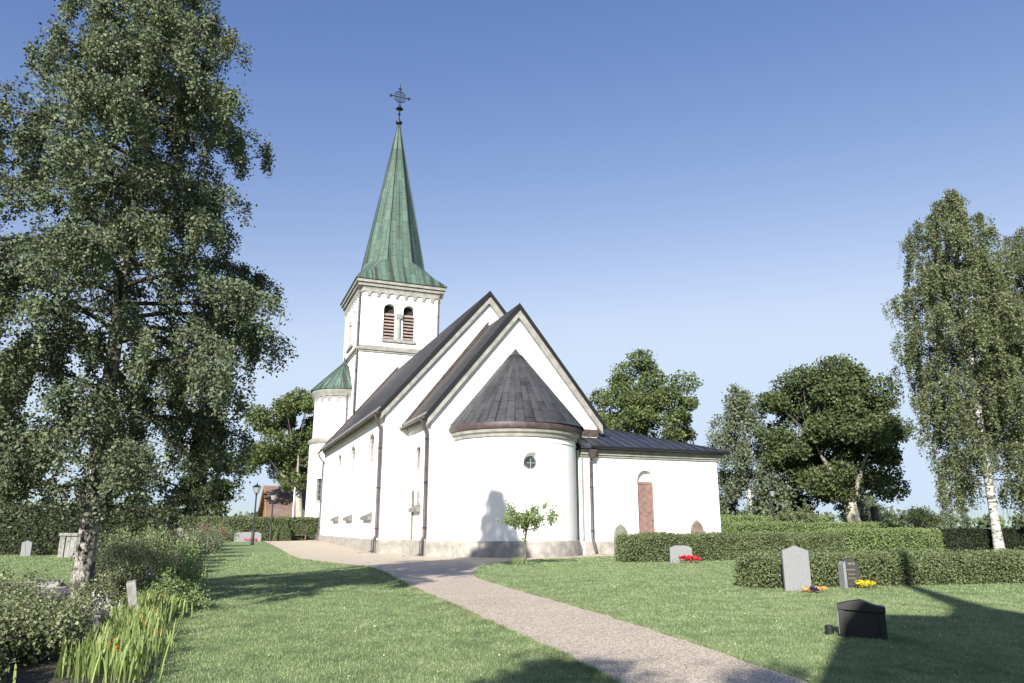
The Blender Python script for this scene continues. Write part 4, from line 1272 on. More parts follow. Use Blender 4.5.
# ------------------------------------------------------------------ shrubs, flowers
def shrub(name, label, base, rx, rz, leafm, n, leaf, seed, cat='shrub', group=None, flowers=None):
    rg = np.random.default_rng(seed)
    root = empty(name, (base[0], base[1], tz(*base))); tag(root, label, cat, group)
    st = MB(); segs = []
    for k in range(max(7, int(16 * rx))):
        az = k * 2.4; out = rx * rg.uniform(0.3, 1.0); hh = rz * rg.uniform(0.6, 1.05) * (1 - 0.25 * out / rx)
        p0 = np.array([rg.normal(0, 0.06), rg.normal(0, 0.06), -0.03]); p2 = np.array([out * math.cos(az), out * math.sin(az), hh]); p1 = (p0 + p2) / 2 + np.array([0, 0, hh * 0.2])
        st.tube([p0, p1, p2], [0.014, 0.010, 0.005], 4)
        segs += [(p0 * 0.6 + p1 * 0.4, p1, 0.7), (p1, p2, 1.4)]
        for j in range(4):
            q = p1 * 0.5 + p2 * 0.5 if j % 2 else p2
            en = q + rg.normal(0, 0.24 * rx + 0.06, 3); en[2] = max(0.05, en[2]); segs.append((q, en, 1.2)); st.tube([q, en], [0.006, 0.003], 3)
    st.build('stems', M['bark'], root)
    P = sample_segs(segs, n, rg, 0.06 + 0.04 * rx); P[:, 2] = np.abs(P[:, 2])
    leaf_mesh('leaves', P, leaf, leafm, root, rg, 0.1, 1.5)
    if flowers:
        fm, nf, fs, top = flowers
        Q = sample_segs(segs, nf, rg, 0.05); Q = Q[Q[:, 2] > np.quantile(Q[:, 2], top)]
        Q = np.repeat(Q, 6, 0) + rg.normal(0, fs * 0.3, (len(Q) * 6, 3))
        leaf_mesh('flowers', Q, fs, fm, root, rg, -0.3, 1.1)
    return root


def mat_petal(name, c):
    return mat_leaf(name, tuple(x * 0.75 for x in c), c, 0.3, 0.5, scale=4)


M['p_red'] = mat_petal('red_petals', (0.62, 0.035, 0.05)); M['p_yel'] = mat_petal('yellow_petals', (0.72, 0.56, 0.03)); M['p_pink'] = mat_petal('magenta_petals', (0.40, 0.05, 0.16))
M['p_vio'] = mat_petal('violet_petals', (0.045, 0.035, 0.09)); M['p_or'] = mat_petal('peach_petals', (0.75, 0.40, 0.16)); M['p_or2'] = mat_petal('orange_petals', (0.65, 0.16, 0.04))

# shrubs of the flower bed, front to back
SHR = [(-5.5, 7.7, .75, .56, 'front shrub at the bottom left corner of the photo', 'lf_shrub'),
       (-6.6, 8.7, .85, .58, 'shrub at the left edge in front of the dark gravestone', 'lf_shrub'),
       (-7.9, 9.9, .8, .48, 'leafy shrub left of the big birch trunk near the photo edge', 'lf_shrub'),
       (-4.75, 6.75, .5, .36, 'low leafy clump cut by the lower photo edge beside the sword leaved plants', 'lf_shrub'),
       (-5.3, 6.9, .6, .42, 'low shrub at the lower edge beside the sword leaved plants', 'lf_shrub'),
       (-7.6, 11.0, .5, .34, 'small shrub just in front of the big birch trunk', 'lf_shrub'),
       (-7.2, 14.2, .6, .75, 'rounded rose shrub right of the big birch trunk', 'lf_shrub'),
       (-8.3, 16.0, .8, .95, 'larger rose shrub behind the leaning grey post', 'lf_shrub'),
       (-9.3, 18.4, .9, 1.05, 'rose shrub in the middle of the flower bed', 'lf_shrub'),
       (-10.5, 20.8, .9, 1.1, 'loose rose shrub behind the middle of the flower bed', 'lf_shrub'),
       (-11.5, 23.8, 1.0, 1.1, 'pale rose shrub before the tall grey gravestone', 'lf_hedge_l'),
       (-12.4, 27.4, 1.1, 1.15, 'feathery shrub left of the tall grey gravestone', 'lf_shrub'),
       (-13.9, 34.0, 1.1, 1.1, 'pale green perennial clump behind the tall grey gravestone', 'lf_grey'),
       (-12.7, 30.2, .9, .85, 'silvery green perennial clump at the lawn edge', 'lf_grey'),
       (-15.8, 38.5, 1.2, 1.3, 'tall green shrub near the magenta flowers', 'lf_shrub'),
       (-6.2, 11.5, .42, .38, 'leafy clump at the right foot of the big birch trunk', 'lf_shrub'),
       (-8.3, 12.5, .7, .36, 'broad low shrub at the left foot of the big birch trunk', 'lf_shrub'),
       (-8.9, 11.0, .7, .42, 'shrub at the left photo edge level with the big birch trunk', 'lf_shrub'),
       (-6.1, 10.0, .5, .4, 'green shrub directly behind the dark gravestone in the bed', 'lf_shrub'),
       (-5.0, 8.15, .5, .42, 'low green shrub between the front shrubs and the sword leaved plants', 'lf_shrub'),
       (-5.75, 13.0, .45, .45, 'small green shrub between the slanting stone and the lawn', 'lf_hedge_l'),
       (-7.3, 16.3, .6, .6, 'light green shrub at the lawn edge in front of the rose shrubs', 'lf_hedge_l'),
       (-8.6, 19.2, .7, .7, 'light green perennial by the lawn edge in the shade of the birch', 'lf_hedge_l'),
       (-10.0, 22.6, .7, .7, 'light green perennial by the lawn edge beyond the birch shade', 'lf_hedge_l'),
       (-11.3, 25.8, .7, .75, 'yellow green perennial by the lawn edge near the silvery clump', 'lf_hedge_l'),
       (-18.6, 47.5, 1.2, 1.2, 'farthest shrub of the flower bed by the hedge', 'lf_shrub')]
for k, (x, y, rx, rz_, lab, mm) in enumerate(SHR):
    far = y > 20
    shrub('shrub', lab, (x, y), rx, rz_, M[mm], int((2600 if far else 7500) * rx), 0.085 if far else 0.043, 100 + k, group='shrubs of the flower bed')
shrub('flowering_shrub', 'magenta flowers standing tall at the far end of the bed', (-17.1, 42.5), 0.7, 1.5, M['lf_shrub'], 2200, 0.09, 130, 'shrub', None, (M['p_pink'], 140, 0.12, 0.6))
shrub('small_bush', 'leafy bush growing beside the lamp post before the oak', (21.2, 55.6), 1.35, 3.2, M['lf_hedge'], 5200, 0.14, 131)
shrub('silver_plant', 'silvery white plant at the foot of the leaning grey post', (-5.55, 10.5), 0.2, 0.36, M['lf_silver'], 600, 0.035, 132, 'plant')


def sword_clump(rg, n=46, h=0.36, spread=0.15):
    V = []; 
    for k in range(n):
        b = np.array([rg.normal(0, spread), rg.normal(0, spread), 0.0]); az = rg.uniform(0, 6.28); ln = h * rg.uniform(0.6, 1.15); out = rg.uniform(0.08, 0.42) * ln
        d = np.array([math.cos(az), math.sin(az), 0]); s = np.array([-d[1], d[0], 0]) * rg.uniform(0.006, 0.0115)
        p = [b, b + d * out * 0.25 + np.array([0, 0, ln * 0.45]), b + d * out * 0.65 + np.array([0, 0, ln * 0.8]), b + d * out + np.array([0, 0, ln * rg.uniform(0.9, 1.05)])]
        V.append([p[0] - s * .7, p[0] + s * .7, p[1] + s, p[1] - s, p[2] + s * .8, p[2] - s * .8, p[3] + s * 0.1, p[3] - s * 0.1])
    V = np.array(V).reshape(-1, 3)
    F = []
    for k in range(n):
        o = 8 * k; F += [(o, o + 1, o + 2, o + 3), (o + 3, o + 2, o + 4, o + 5), (o + 5, o + 4, o + 6, o + 7)]
    return V, np.array(F), np.repeat(rg.random(n), 3)


rg = np.random.default_rng(5)
protos = []
for k in range(4):
    V, F, rn = sword_clump(rg)
    e = empty('sword_leaved_plant', (0, -50, 0))
    np_mesh('leaves', V, F, rn, M['lf_iris'], e)
    if k == 0:
        m = MB()
        Q = np.stack([rg.normal(0, 0.12, 1), rg.normal(0, 0.12, 1), rg.uniform(0.28, 0.38, 1)], 1); Q = np.repeat(Q, 4, 0) + rg.normal(0, 0.012, (4, 3))
        leaf_mesh('flowers', Q, 0.035, M['p_or2'], e, rg, -0.3, 1.2)
    protos.append(e)
edge = np.array([(-3.5, 7.1), (-4.55, 9.75), (-6.5, 14.8), (-9.7, 23.4), (-13.1, 31.9)])
tlen = np.concatenate([[0], np.cumsum(np.linalg.norm(np.diff(edge, axis=0), axis=1))])
SPOTS = []
s = 0.0
while s < 15.5:
    for row in range(3 if s < -5 else 2):
        x = np.interp(s, tlen, edge[:, 0]); y = np.interp(s, tlen, edge[:, 1])
        SPOTS.append((x - 0.06 - 0.30 * row + rg.normal(0, 0.08), y + rg.normal(0, 0.12), rg.uniform(0.75, 1.15)))
    s += 0.40 if s < 6 else 0.5
used = set()
for k, (x, y, sc) in enumerate(SPOTS):
    q = k % 4
    o = copy_tree(protos[q]) if q in used else protos[q]
    used.add(q)
    o.location = (x, y, tz(x, y)); o.rotation_euler = (0, 0, rg.uniform(0, 6.28)); o.scale = (sc, sc, sc)
    near = y < 12.5
    tag(o, ('yellow green sword leaved plant with orange blooms at the lawn edge' if q == 0 else 'yellow green sword leaved plant without blooms at the lawn edge'), 'plant', 'sword leaved plants with orange blooms' if q == 0 else 'sword leaved plants without blooms')


def flower_patch(name, label, base, rx, ry, h, petal, n, fs, seed, leafn=350):
    rg = np.random.default_rng(seed)
    root = empty(name, (base[0], base[1], tz(*base))); tag(root, label, 'flowers')
    P = np.stack([rg.normal(0, rx * .5, leafn), rg.normal(0, ry * .5, leafn), rg.uniform(0, h * .7, leafn)], 1)
    leaf_mesh('leaves', P, 0.05, M['lf_shrub'], root, rg, 0, 1.5)
    for j, (pm, share) in enumerate(petal):
        k = int(n * share)
        Q = np.stack([rg.normal((j - (len(petal) - 1) / 2) * rx * .8 if len(petal) > 1 else 0, rx * (.5 if len(petal) == 1 else .22), k), rg.normal(0, ry * .5, k), rg.uniform(h * .55, h, k)], 1)
        Q = np.repeat(Q, 5, 0) + rg.normal(0, fs * .3, (5 * k, 3))
        leaf_mesh('blooms', Q, fs, pm, root, rg, -0.5, 1.1)
    return root


flower_patch('red_flowers', 'bright red flowers at the foot of the small white gravestone', (6.72, 29.15), .42, .16, .24, [(M['p_red'], 1)], 70, .075, 140)
flower_patch('yellow_flowers', 'yellow flowers in front of the small dark gravestone', (8.02, 17.45), .2, .09, .14, [(M['p_yel'], 1)], 70, .05, 141)
flower_patch('mixed_flowers', 'peach and violet flowers at the foot of the tall white gravestone', (6.44, 16.4), .22, .08, .085, [(M['p_or'], .25), (M['p_vio'], .5), (M['p_or'], .25)], 60, .05, 142, 160)
flower_patch('red_flowers', 'few red flowers before the low white grave by the lamp', (-19.75, 57.3), .5, .15, .2, [(M['p_red'], 1)], 20, .09, 143, 120)

# ------------------------------------------------------------------ gravestones
M['g_white'] = mat_noise('pale_grey_granite', (0.165, 0.17, 0.178), (0.215, 0.22, 0.23), 30, 0.8, 0.2, 60)
M['g_grey'] = mat_noise('weathered_grey_stone', (0.16, 0.16, 0.145), (0.30, 0.29, 0.27), 6, 0.85, 0.4, 30)
M['g_black'] = mat_noise('black_polished_granite', (0.008, 0.008, 0.009), (0.018, 0.018, 0.02), 60, 0.55, 0)
M['g_dark'] = mat_noise('dark_grey_granite', (0.03, 0.029, 0.031), (0.06, 0.058, 0.06), 40, 0.45, 0)
M['g_brown'] = mat_noise('brown_weathered_stone', (0.11, 0.08, 0.058), (0.18, 0.14, 0.11), 5, 0.85, 0.4, 30)
M['g_moss'] = mat_noise('mossy_grey_stone', (0.12, 0.122, 0.095), (0.20, 0.2, 0.165), 4, 0.85, 0.4, 30)
M['gold'] = mat_plain('gilded_letters', (0.55, 0.45, 0.22), 0.35, 0.6)


def bevel(o, wdt=0.008, seg=2):
    b = o.modifiers.new('bevel', 'BEVEL'); b.width = wdt; b.segments = seg; b.limit_method = 'ANGLE'
    return o


def gravestone(label, loc, rz, poly, th, mat, group=None, extra=None, tilt=0.0, name='gravestone'):
    root = empty(name, (loc[0], loc[1], tz(*loc) - 0.01), rz); root.rotation_euler[0] = tilt
    tag(root, label, 'gravestone', group)
    m = MB(); m.prism(poly, -th / 2, th / 2); bevel(m.build('stone', mat, root))
    if extra: extra(root, th)
    return root


def strokes(root, th, mat, rows, rg):
    """illegible worn lettering: rows of (z, width, height)"""
    m = MB()
    for z, wd, hh in rows:
        x = -wd / 2
        while x < wd / 2:
            k = rg.uniform(0.5, 1.1) * hh
            m.box(x, x + k * 0.35, -th / 2 - 0.004, -th / 2 + 0.002, z, z + hh * rg.uniform(0.7, 1.0)); m.box(x, x + k * 0.8, -th / 2 - 0.0035, -th / 2 + 0.002, z + hh * 0.4, z + hh * 0.55)
            x += k * 1.1
    m.build('inscription', mat, root)


gr = 'gravestones on the lawn'
gravestone('tall white gravestone with low pointed top before the front hedge', (6.27, 16.85), R(-6), [(-.28, 0), (.28, 0), (.28, .86), (0.0, .97), (-.28, .86)][::1], .13, M['g_white'], gr,
           lambda r_, th: strokes(r_, th, M['g_grey'], [(.72, .16, .02)], np.random.default_rng(1)))
gravestone('small white gravestone behind the bright red flowers', (6.5, 29.25), R(-4), [(-.42, 0), (.42, 0), (.42, .58), (.2, .66), (-.2, .66), (-.42, .58)], .16, M['g_white'], gr,
           lambda r_, th: strokes(r_, th, M['g_grey'], [(.5, .3, .03)], np.random.default_rng(2)))


def dark_extra(r_, th):
    strokes(r_, th, M['gold'], [(.52, .14, .06), (.40, .2, .035), (.30, .16, .03), (.21, .18, .03)], np.random.default_rng(3))
    m = MB(); m.prism([(-.215, 0.0), (-.152, 0.0), (-.152, .60), (-.215, .53)], -th / 2 - .05, th / 2 + .05); bevel(m.build('side_block', M['g_white'], r_))
gravestone('small dark gravestone with gilded lettering before the front hedge', (7.82, 17.7), R(8), [(-.15, 0), (.2, 0), (.2, .53), (.12, .62), (0, .66), (-.1, .63), (-.15, .6)], .14, M['g_dark'], gr, dark_extra)


def black_extra(r_, th):
    m = MB()
    m.prism([(-.34, 0), (-.25, 0), (-.25, .36), (-.34, .36)], -th / 2 - .03, -th / 2 - .001)
    bevel(m.build('pilaster', M['g_black'], r_), .004)
    m = MB(); m.prism([(.25, 0), (.34, 0), (.34, .33), (.25, .33)], -th / 2 - .03, -th / 2 - .001)
    bevel(m.build('pilaster', M['g_black'], r_), .004)
    m = MB(); m.prism([(-.35, .36), (.35, .33), (.35, .40), (.2, .42), (0, .48), (-.2, .45), (-.35, .42)], -th / 2 - .05, th / 2 + .03); bevel(m.build('cornice', M['g_black'], r_), .006)
    m = MB()
    for k in range(4): m.tube([(-.345 - .003, -.05 + .03 * k - .04, .05), (-.345 - .003, -.05 + .03 * k - .04, .33)], .009, 6)
    m.build('carved_side', M['g_white'], r_)
gravestone('black gravestone with curved top lying in the shadow at right', (4.49, 9.95), R(-24), [(-.34, 0), (.34, 0), (.34, .34), (.34, .36), (-.34, .38)], .18, M['g_black'], gr, black_extra).scale = (0.80, 0.9, 0.98)
m = MB(); m.lathe([(0.0, 0), (.05, 0), (.06, .1), (.045, .12), (0.0, .12)], (0, 0), 12); o = m.build('grave_vase', M['g_black'], None, loc=(4.16, 10.2, 0)); tag(o, 'small black vase beside the black gravestone', 'vase')


def dome(w_, h_):
    """pointed bell outline"""
    half = [(1, 0), (1, .45), (.97, .6), (.86, .74), (.64, .86), (.36, .93), (.14, .965), (.06, .985)]
    return [(-a * w_ / 2, b * h_) for a, b in half] + [(0, h_)] + [(a * w_ / 2, b * h_) for a, b in half[::-1]]
wl = lambda lx, ly: (CH_O + CV * lx + CU * ly)
for (lx, lab, mm, wd, hh) in ((9.45, 'pointed mossy grey old gravestone against the sacristy wall beside the downpipe', 'g_moss', .8, 1.5), (14.05, 'pointed brown old gravestone against the sacristy wall right of the door', 'g_brown', .8, 1.7)):
    p = wl(lx, -1.62 if lx < 10 else -1.55)
    gravestone(lab, (p.x, p.y), CH_A, dome(wd, hh), .16, M[mm], 'old gravestones leaning on the church', tilt=R(-4))
gravestone('tall narrow grey gravestone sticking out of the flower bed', (-13.6, 30.9), R(18), [(-.12, 0), (.12, 0), (.12, 1.25), (0, 1.33), (-.12, 1.25)], .16, M['g_grey'], 'gravestones in the flower bed', tilt=R(-6))
gravestone('slanting pale grey stone seen edge on among the sword leaved plants', (-5.42, 11.2), R(116), [(-.25, 0), (.25, 0), (.25, .62), (-.25, .62)], .12, M['g_grey'], 'gravestones in the flower bed', tilt=R(-12))
gravestone('small grey stone seen edge on behind the slanting pale grey stone', (-6.75, 14.4), R(116), [(-.22, 0), (.22, 0), (.22, .6), (-.22, .6)], .11, M['g_grey'], 'gravestones in the flower bed', tilt=R(-8))
gravestone('dark gravestone at lower left half hidden among the shrubs', (-4.95, 9.35), R(100), [(-.15, 0), (.15, 0), (.15, .36), (0, .41), (-.15, .36)], .08, M['g_dark'], 'gravestones in the flower bed')


def tomb_extra(r_, th):
    m = MB(); m.box(-.72, -.5, -.12, .12, 0, .95); bevel(m.build('side_pillar', M['g_grey'], r_))
    m = MB(); m.box(-.78, .62, -.16, .16, .952, 1.08); bevel(m.build('coping', M['g_grey'], r_))
gravestone('broad grey tombstone with pillar and coping left of the big birch trunk', (-19.85, 34.6), R(14), [(-.47, 0), (.55, 0), (.55, .95), (-.47, .95)], .16, M['g_grey'], 'gravestones beyond the side path', tomb_extra)
gravestone('small pale gravestone far left before the dark hedge', (-22.9, 35.8), R(10), [(-.22, 0), (.22, 0), (.22, .62), (0, .72), (-.22, .62)], .14, M['g_white'], 'gravestones beyond the side path')
gravestone('thin dark gravestone just right of the big birch trunk', (-18.1, 34.2), R(10), [(-.08, 0), (.08, 0), (.08, .75), (-.08, .75)], .3, M['g_dark'], 'gravestones beyond the side path')
gravestone('low broad white gravestone behind the front street lamp', (-20.2, 57.8), R(12), [(-.98, 0), (.98, 0), (.98, .62), (.7, .72), (-.7, .72), (-.98, .62)], .3, M['g_white'], 'gravestones near the lamps')
# dark kerb blocks on the side path
for (x, y, lab) in ((-10.65, 16.1, 'dark granite block at the left end of the side path kerb'), (-10.9, 17.9, 'dark granite block farther back on the side path')):
    m = MB(); m.add([(-.45, -.16, -.03), (.45, -.16, -.03), (.42, .16, -.03), (-.42, .16, -.03), (-.40, -.13, .16), (.36, -.13, .13), (.38, .13, .15), (-.38, .13, .17)], [(0, 3, 2, 1), (4, 5, 6, 7), (0, 1, 5, 4), (1, 2, 6, 5), (2, 3, 7, 6), (3, 0, 4, 7)])
    o = bevel(m.build('stone_block', M['g_dark'], None, loc=(x, y, 0), rz=R(8)), .02); tag(o, lab, 'stone block')
for (x0, y0, x1, y1, lab) in ((-16, 15.25, -9.5, 15.0, 'row of cobbles along the near side of the side path'), (-16, 18.55, -9.0, 18.4, 'row of cobbles along the far side of the side path')):
    m = MB(); n = 34
    for k in range(n):
        t = (k + .5) / n; x = x0 + (x1 - x0) * t; y = y0 + (y1 - y0) * t + random.gauss(0, .015); q = random.uniform(.06, .085); h_ = random.uniform(.02, .045)
        m.add([(x - q, y - q, -.05), (x + q, y - q, -.05), (x + q, y + q, -.05), (x - q, y + q, -.05), (x - q * .8, y - q * .8, h_), (x + q * .8, y - q * .8, h_), (x + q * .8, y + q * .8, h_), (x - q * .8, y + q * .8, h_)], [(4, 5, 6, 7), (0, 1, 5, 4), (1, 2, 6, 5), (2, 3, 7, 6), (3, 0, 4, 7)])
    o = m.build('cobble_kerb', M['g_grey'], None); tag(o, lab, 'kerb', 'cobble kerbs')


# ------------------------------------------------------------------ lamps
M['white_paint'] = mat_plain('white_paint', (0.75, 0.75, 0.73), 0.5)
M['lampglass'] = mat_plain('frosted_lamp_glass', (0.22, 0.23, 0.23), 0.25)


def street_lamp(label, x, y, h):
    root = empty('street_lamp', (x, y, tz(x, y) - 0.02)); tag(root, label, 'street lamp', 'black street lamps')
    m = MB(); m.lathe([(.001, 0), (.13, 0), (.13, .1), (.10, .2), (.10, 1.0), (.075, 1.08), (.06, 1.2), (.05, h - .75), (.08, h - .72), (.08, h - .66), (.04, h - .62), (.04, h - .55)], (0, 0), 12); m.build('post', M['iron'], root, autosmooth=40)
    z = h - .58
    m = MB()
    c4 = [(-1, -1), (1, -1), (1, 1), (-1, 1)]
    for a, b in c4: m.tube([(a * .11, b * .11, z), (a * .19, b * .19, z + .36)], .014, 5)
    m.box(-.12, .12, -.12, .12, z - .03, z)
    m.box(-.21, .21, -.21, .21, z + .36, z + .385)
    m.build('lantern_frame', M['iron'], root)
    m = MB(); m.add([(a * .105, b * .105, z + .004) for a, b in c4] + [(a * .182, b * .182, z + .356) for a, b in c4], [(0, 1, 5, 4), (1, 2, 6, 5), (2, 3, 7, 6), (3, 0, 4, 7), (3, 2, 1, 0), (4, 5, 6, 7)]); m.build('lantern_glass', M['lampglass'], root)
    m = MB(); m.add([(a * .25, b * .25, z + .388) for a, b in c4] + [(a * .08, b * .08, z + .52) for a, b in c4] , [(0, 1, 5, 4), (1, 2, 6, 5), (2, 3, 7, 6), (3, 0, 4, 7), (3, 2, 1, 0), (4, 5, 6, 7)])
    m.lathe([(.075, z + .522), (.05, z + .58), (.03, z + .6), (.012, z + .7)], (0, 0), 8); m.build('lantern_roof', M['iron'], root)
    return root


street_lamp('nearer and taller black lamp post on the lawn left of the church', -17.25, 50.3, 4.0)
street_lamp('shorter looking black lamp post farther back by the left hedge', -18.75, 58.6, 3.75)
street_lamp('black lamp post beside the bush before the oak', 18.75, 53.8, 4.05)
# white flagpole and bench, house
m = MB(); m.tube([(0, 0, 0), (0, 0, 4.6)], [.09, .06], 8); o = m.build('white_pole', M['white_paint'], None, loc=(-20.0, 68.5, tz(-20, 68.5))); tag(o, 'white pole in front of the tiled house roof', 'pole')
be = empty('garden_bench', (-17.5, 61.3, tz(-17.5, 61.3)), R(20)); tag(be, 'low brown wooden bench against the hedge beside the turret', 'bench')
M['wood'] = mat_noise('brown_bench_wood', (0.09, 0.05, 0.04), (0.16, 0.09, 0.07), 5, 0.7, 0.1, 40)
m = MB(); 
for k in range(3): m.box(-.8, .8, -.25 + .16 * k, -.11 + .16 * k, .42, .455)
m.build('seat', M['wood'], be)
m = MB()
for k in range(2): m.box(-.8, .8, .26, .29, .56 + .16 * k, .69 + .16 * k)
m.build('backrest', M['wood'], be)
for sx in (-.7, .7):
    m = MB(); m.box(sx - .04, sx + .04, -.22, -.14, 0, .419); m.box(sx - .04, sx + .04, .17, .25, 0, .419); m.box(sx - .04, sx + .04, .291, .33, .0, .85); m.build('leg', M['wood'], be)
# clipped cone bush
rg = np.random.default_rng(9)
root = empty('clipped_bush', (-18.3, 60.2, tz(-18.3, 60.2))); tag(root, 'small clipped rounded bush beside the brown bench', 'bush')
a = rg.uniform(0, 6.28, 2200); zz = rg.uniform(0, 1, 2200); rr_ = 0.62 * np.sqrt(np.clip(1 - (zz * 1.0) ** 2.2, 0, 1)) + rg.normal(0, .03, 2200)
leaf_mesh('leaves', np.stack([rr_ * np.cos(a), rr_ * np.sin(a), zz * 1.25], 1), .09, M['lf_hedge'], root, rg, 0, 1.3)
m = MB(); m.lathe([(.5, 0), (.5, .6), (.3, 1.0), (.01, 1.12)], (0, 0), 14); m.build('stems', M['lf_core'], root)

house = empty('house', (-24.6, 78.0, tz(-24, 80)), R(25)); tag(house, 'ochre house with red tiled gable roof beyond the left hedge', 'house')
M['ochre'] = mat_noise('ochre_house_boards', (0.24, 0.13, 0.055), (0.31, 0.175, 0.08), 2, 0.8, 0.1, 30)
def mat_tiles():
    m, n, b = mat_new('old_red_roof_tiles')
    uv = coords(n, 'UV'); br = n.nodes.new('ShaderNodeTexBrick'); n.links.new(uv, br.inputs['Vector'])
    br.inputs['Color1'].default_value = (.20, .125, .10, 1); br.inputs['Color2'].default_value = (.27, .185, .155, 1); br.inputs['Mortar'].default_value = (.06, .04, .035, 1)
    br.inputs['Scale'].default_value = 1; br.inputs['Brick Width'].default_value = .2; br.inputs['Row Height'].default_value = .12; br.inputs['Mortar Size'].default_value = .02
    f = noise(n, coords(n), 1.4, 6, .7)
    n.links.new(mixc(n, ramp(n, f, [(.45, (0, 0, 0)), (.75, (.7, .7, .7))]), br.outputs['Color'], (.25, .205, .18)), b.inputs['Base Color']); b.inputs['Roughness'].default_value = .9
    bump(n, b, br.outputs['Fac'], .6, .03)
    return m
M['tiles'] = mat_tiles()
m = MB(); m.prism([(-3.2, 0), (3.2, 0), (3.2, 2.3), (0, 5.0), (-3.2, 2.3)], -0.9, 12, 'x'); m.build('wall', M['ochre'], house)
m = MB()
for s_ in (-1, 1): m.prism([(0, 5.25), (s_ * 3.6, 2.2), (s_ * 3.6, 2.05), (0, 5.05)], -1.3, 12.3, 'x')
m.build('roof', M['tiles'], house, uv=lambda co, nn: (co.x, co.z * 1.5))
m = MB()
for s_ in (-1, 1): m.prism([(0, 5.30), (s_ * 3.65, 2.22), (s_ * 3.65, 1.92), (0, 5.0)], -1.42, -1.302, 'x')
m.build('bargeboard', M['ochre'], house)
for x in (1.0, 5.0):
    m = MB(); m.box(x, x + .9, -3.24, -3.2, 1.0, 1.95); wn = m.build('window', M['glass'], house)
    m = MB(); m.box(x - .08, x + .98, -3.26, -3.242, .92, 1.0); m.box(x - .08, x + .98, -3.26, -3.242, 1.95, 2.03); m.box(x - .08, x, -3.26, -3.242, 1.0, 1.95); m.box(x + .9, x + .98, -3.26, -3.242, 1.0, 1.95); m.box(x + .42, x + .48, -3.26, -3.242, 1.0, 1.95); m.build('window_frame', M['white_pipe'], wn)

# ------------------------------------------------------------------ what stands behind the photographer and throws the near shadows
SL = Vector((math.cos(R(SUN_AZ)), -math.sin(R(SUN_AZ)), 0)); SA = Vector((math.sin(R(SUN_AZ)), math.cos(R(SUN_AZ)), 0))
def behind(q, a): return SL * q + SA * a
M['tarred'] = mat_noise('tarred_shingles', (0.025, 0.02, 0.017), (0.06, 0.05, 0.042), 6, 0.85, 0.4, 20)
bt = empty('bell_tower', behind(3.85, -7.75), R(-SUN_AZ)); tag(bt, 'dark shingled bell tower with thin spire whose shadow falls on the right lawn', 'bell tower')
def sq_loft(mm, prof):
    vs = []; fs = []
    for r_, z in prof: vs += [(-r_, -r_, z), (r_, -r_, z), (r_, r_, z), (-r_, r_, z)]
    for k in range(len(prof) - 1):
        for j in range(4):
            a, b = k * 4 + j, k * 4 + (j + 1) % 4; fs.append((a, b, b + 4, a + 4))
    fs += [(3, 2, 1, 0), tuple(range(4 * len(prof) - 4, 4 * len(prof)))]
    mm.add(vs, fs)
m = MB(); sq_loft(m, [(3.6, 0), (3.3, 4.0), (3.25, 5.8), (2.6, 7.8), (1.65, 9.3)]); m.build('shingled_body', M['tarred'], bt)
m = MB(); sq_loft(m, [(1.75, 9.3), (1.6, 9.45), (0.95, 9.5)]); m.build('roof', M['tarred'], bt)
m = MB(); sq_loft(m, [(.95, 9.5), (.32, 10.8), (.18, 12.4), (.11, 14.2), (.07, 15.3)]); m.build('spire', M['tarred'], bt)
m = MB(); m.box(-.5, .5, -3.13, -2.95, .05, 2.1); m.build('door', M['wood'], bt)
p = behind(-1.5, -8.8)
make_tree('garden_tree', 'leafy tree behind the photographer shading the lower edge of the lawn', (p.x, p.y), 7.35, 0.16, [(0.25, 1.3), (0.5, 1.8), (0.8, 1.6), (1, 0.8)], M['bark'], M['lf_maple'], 9000, 0.13, 71,
          spread=0.15, zmin=2, t0=0.3, nlimb=26, rise=(10, 70), droop=20, sub_per_m=2.5)
p = behind(0.15, -9.6)
make_tree('garden_tree', 'slim leafy tree behind the photographer shading the end of the gravel path', (p.x, p.y), 8.3, 0.12, [(0.25, 0.7), (0.5, 1.0), (0.8, 0.8), (1, 0.3)], M['bark'], M['lf_maple'], 5000, 0.13, 74,
          spread=0.15, zmin=2, t0=0.35, nlimb=22, rise=(10, 70), droop=20, sub_per_m=2.5)

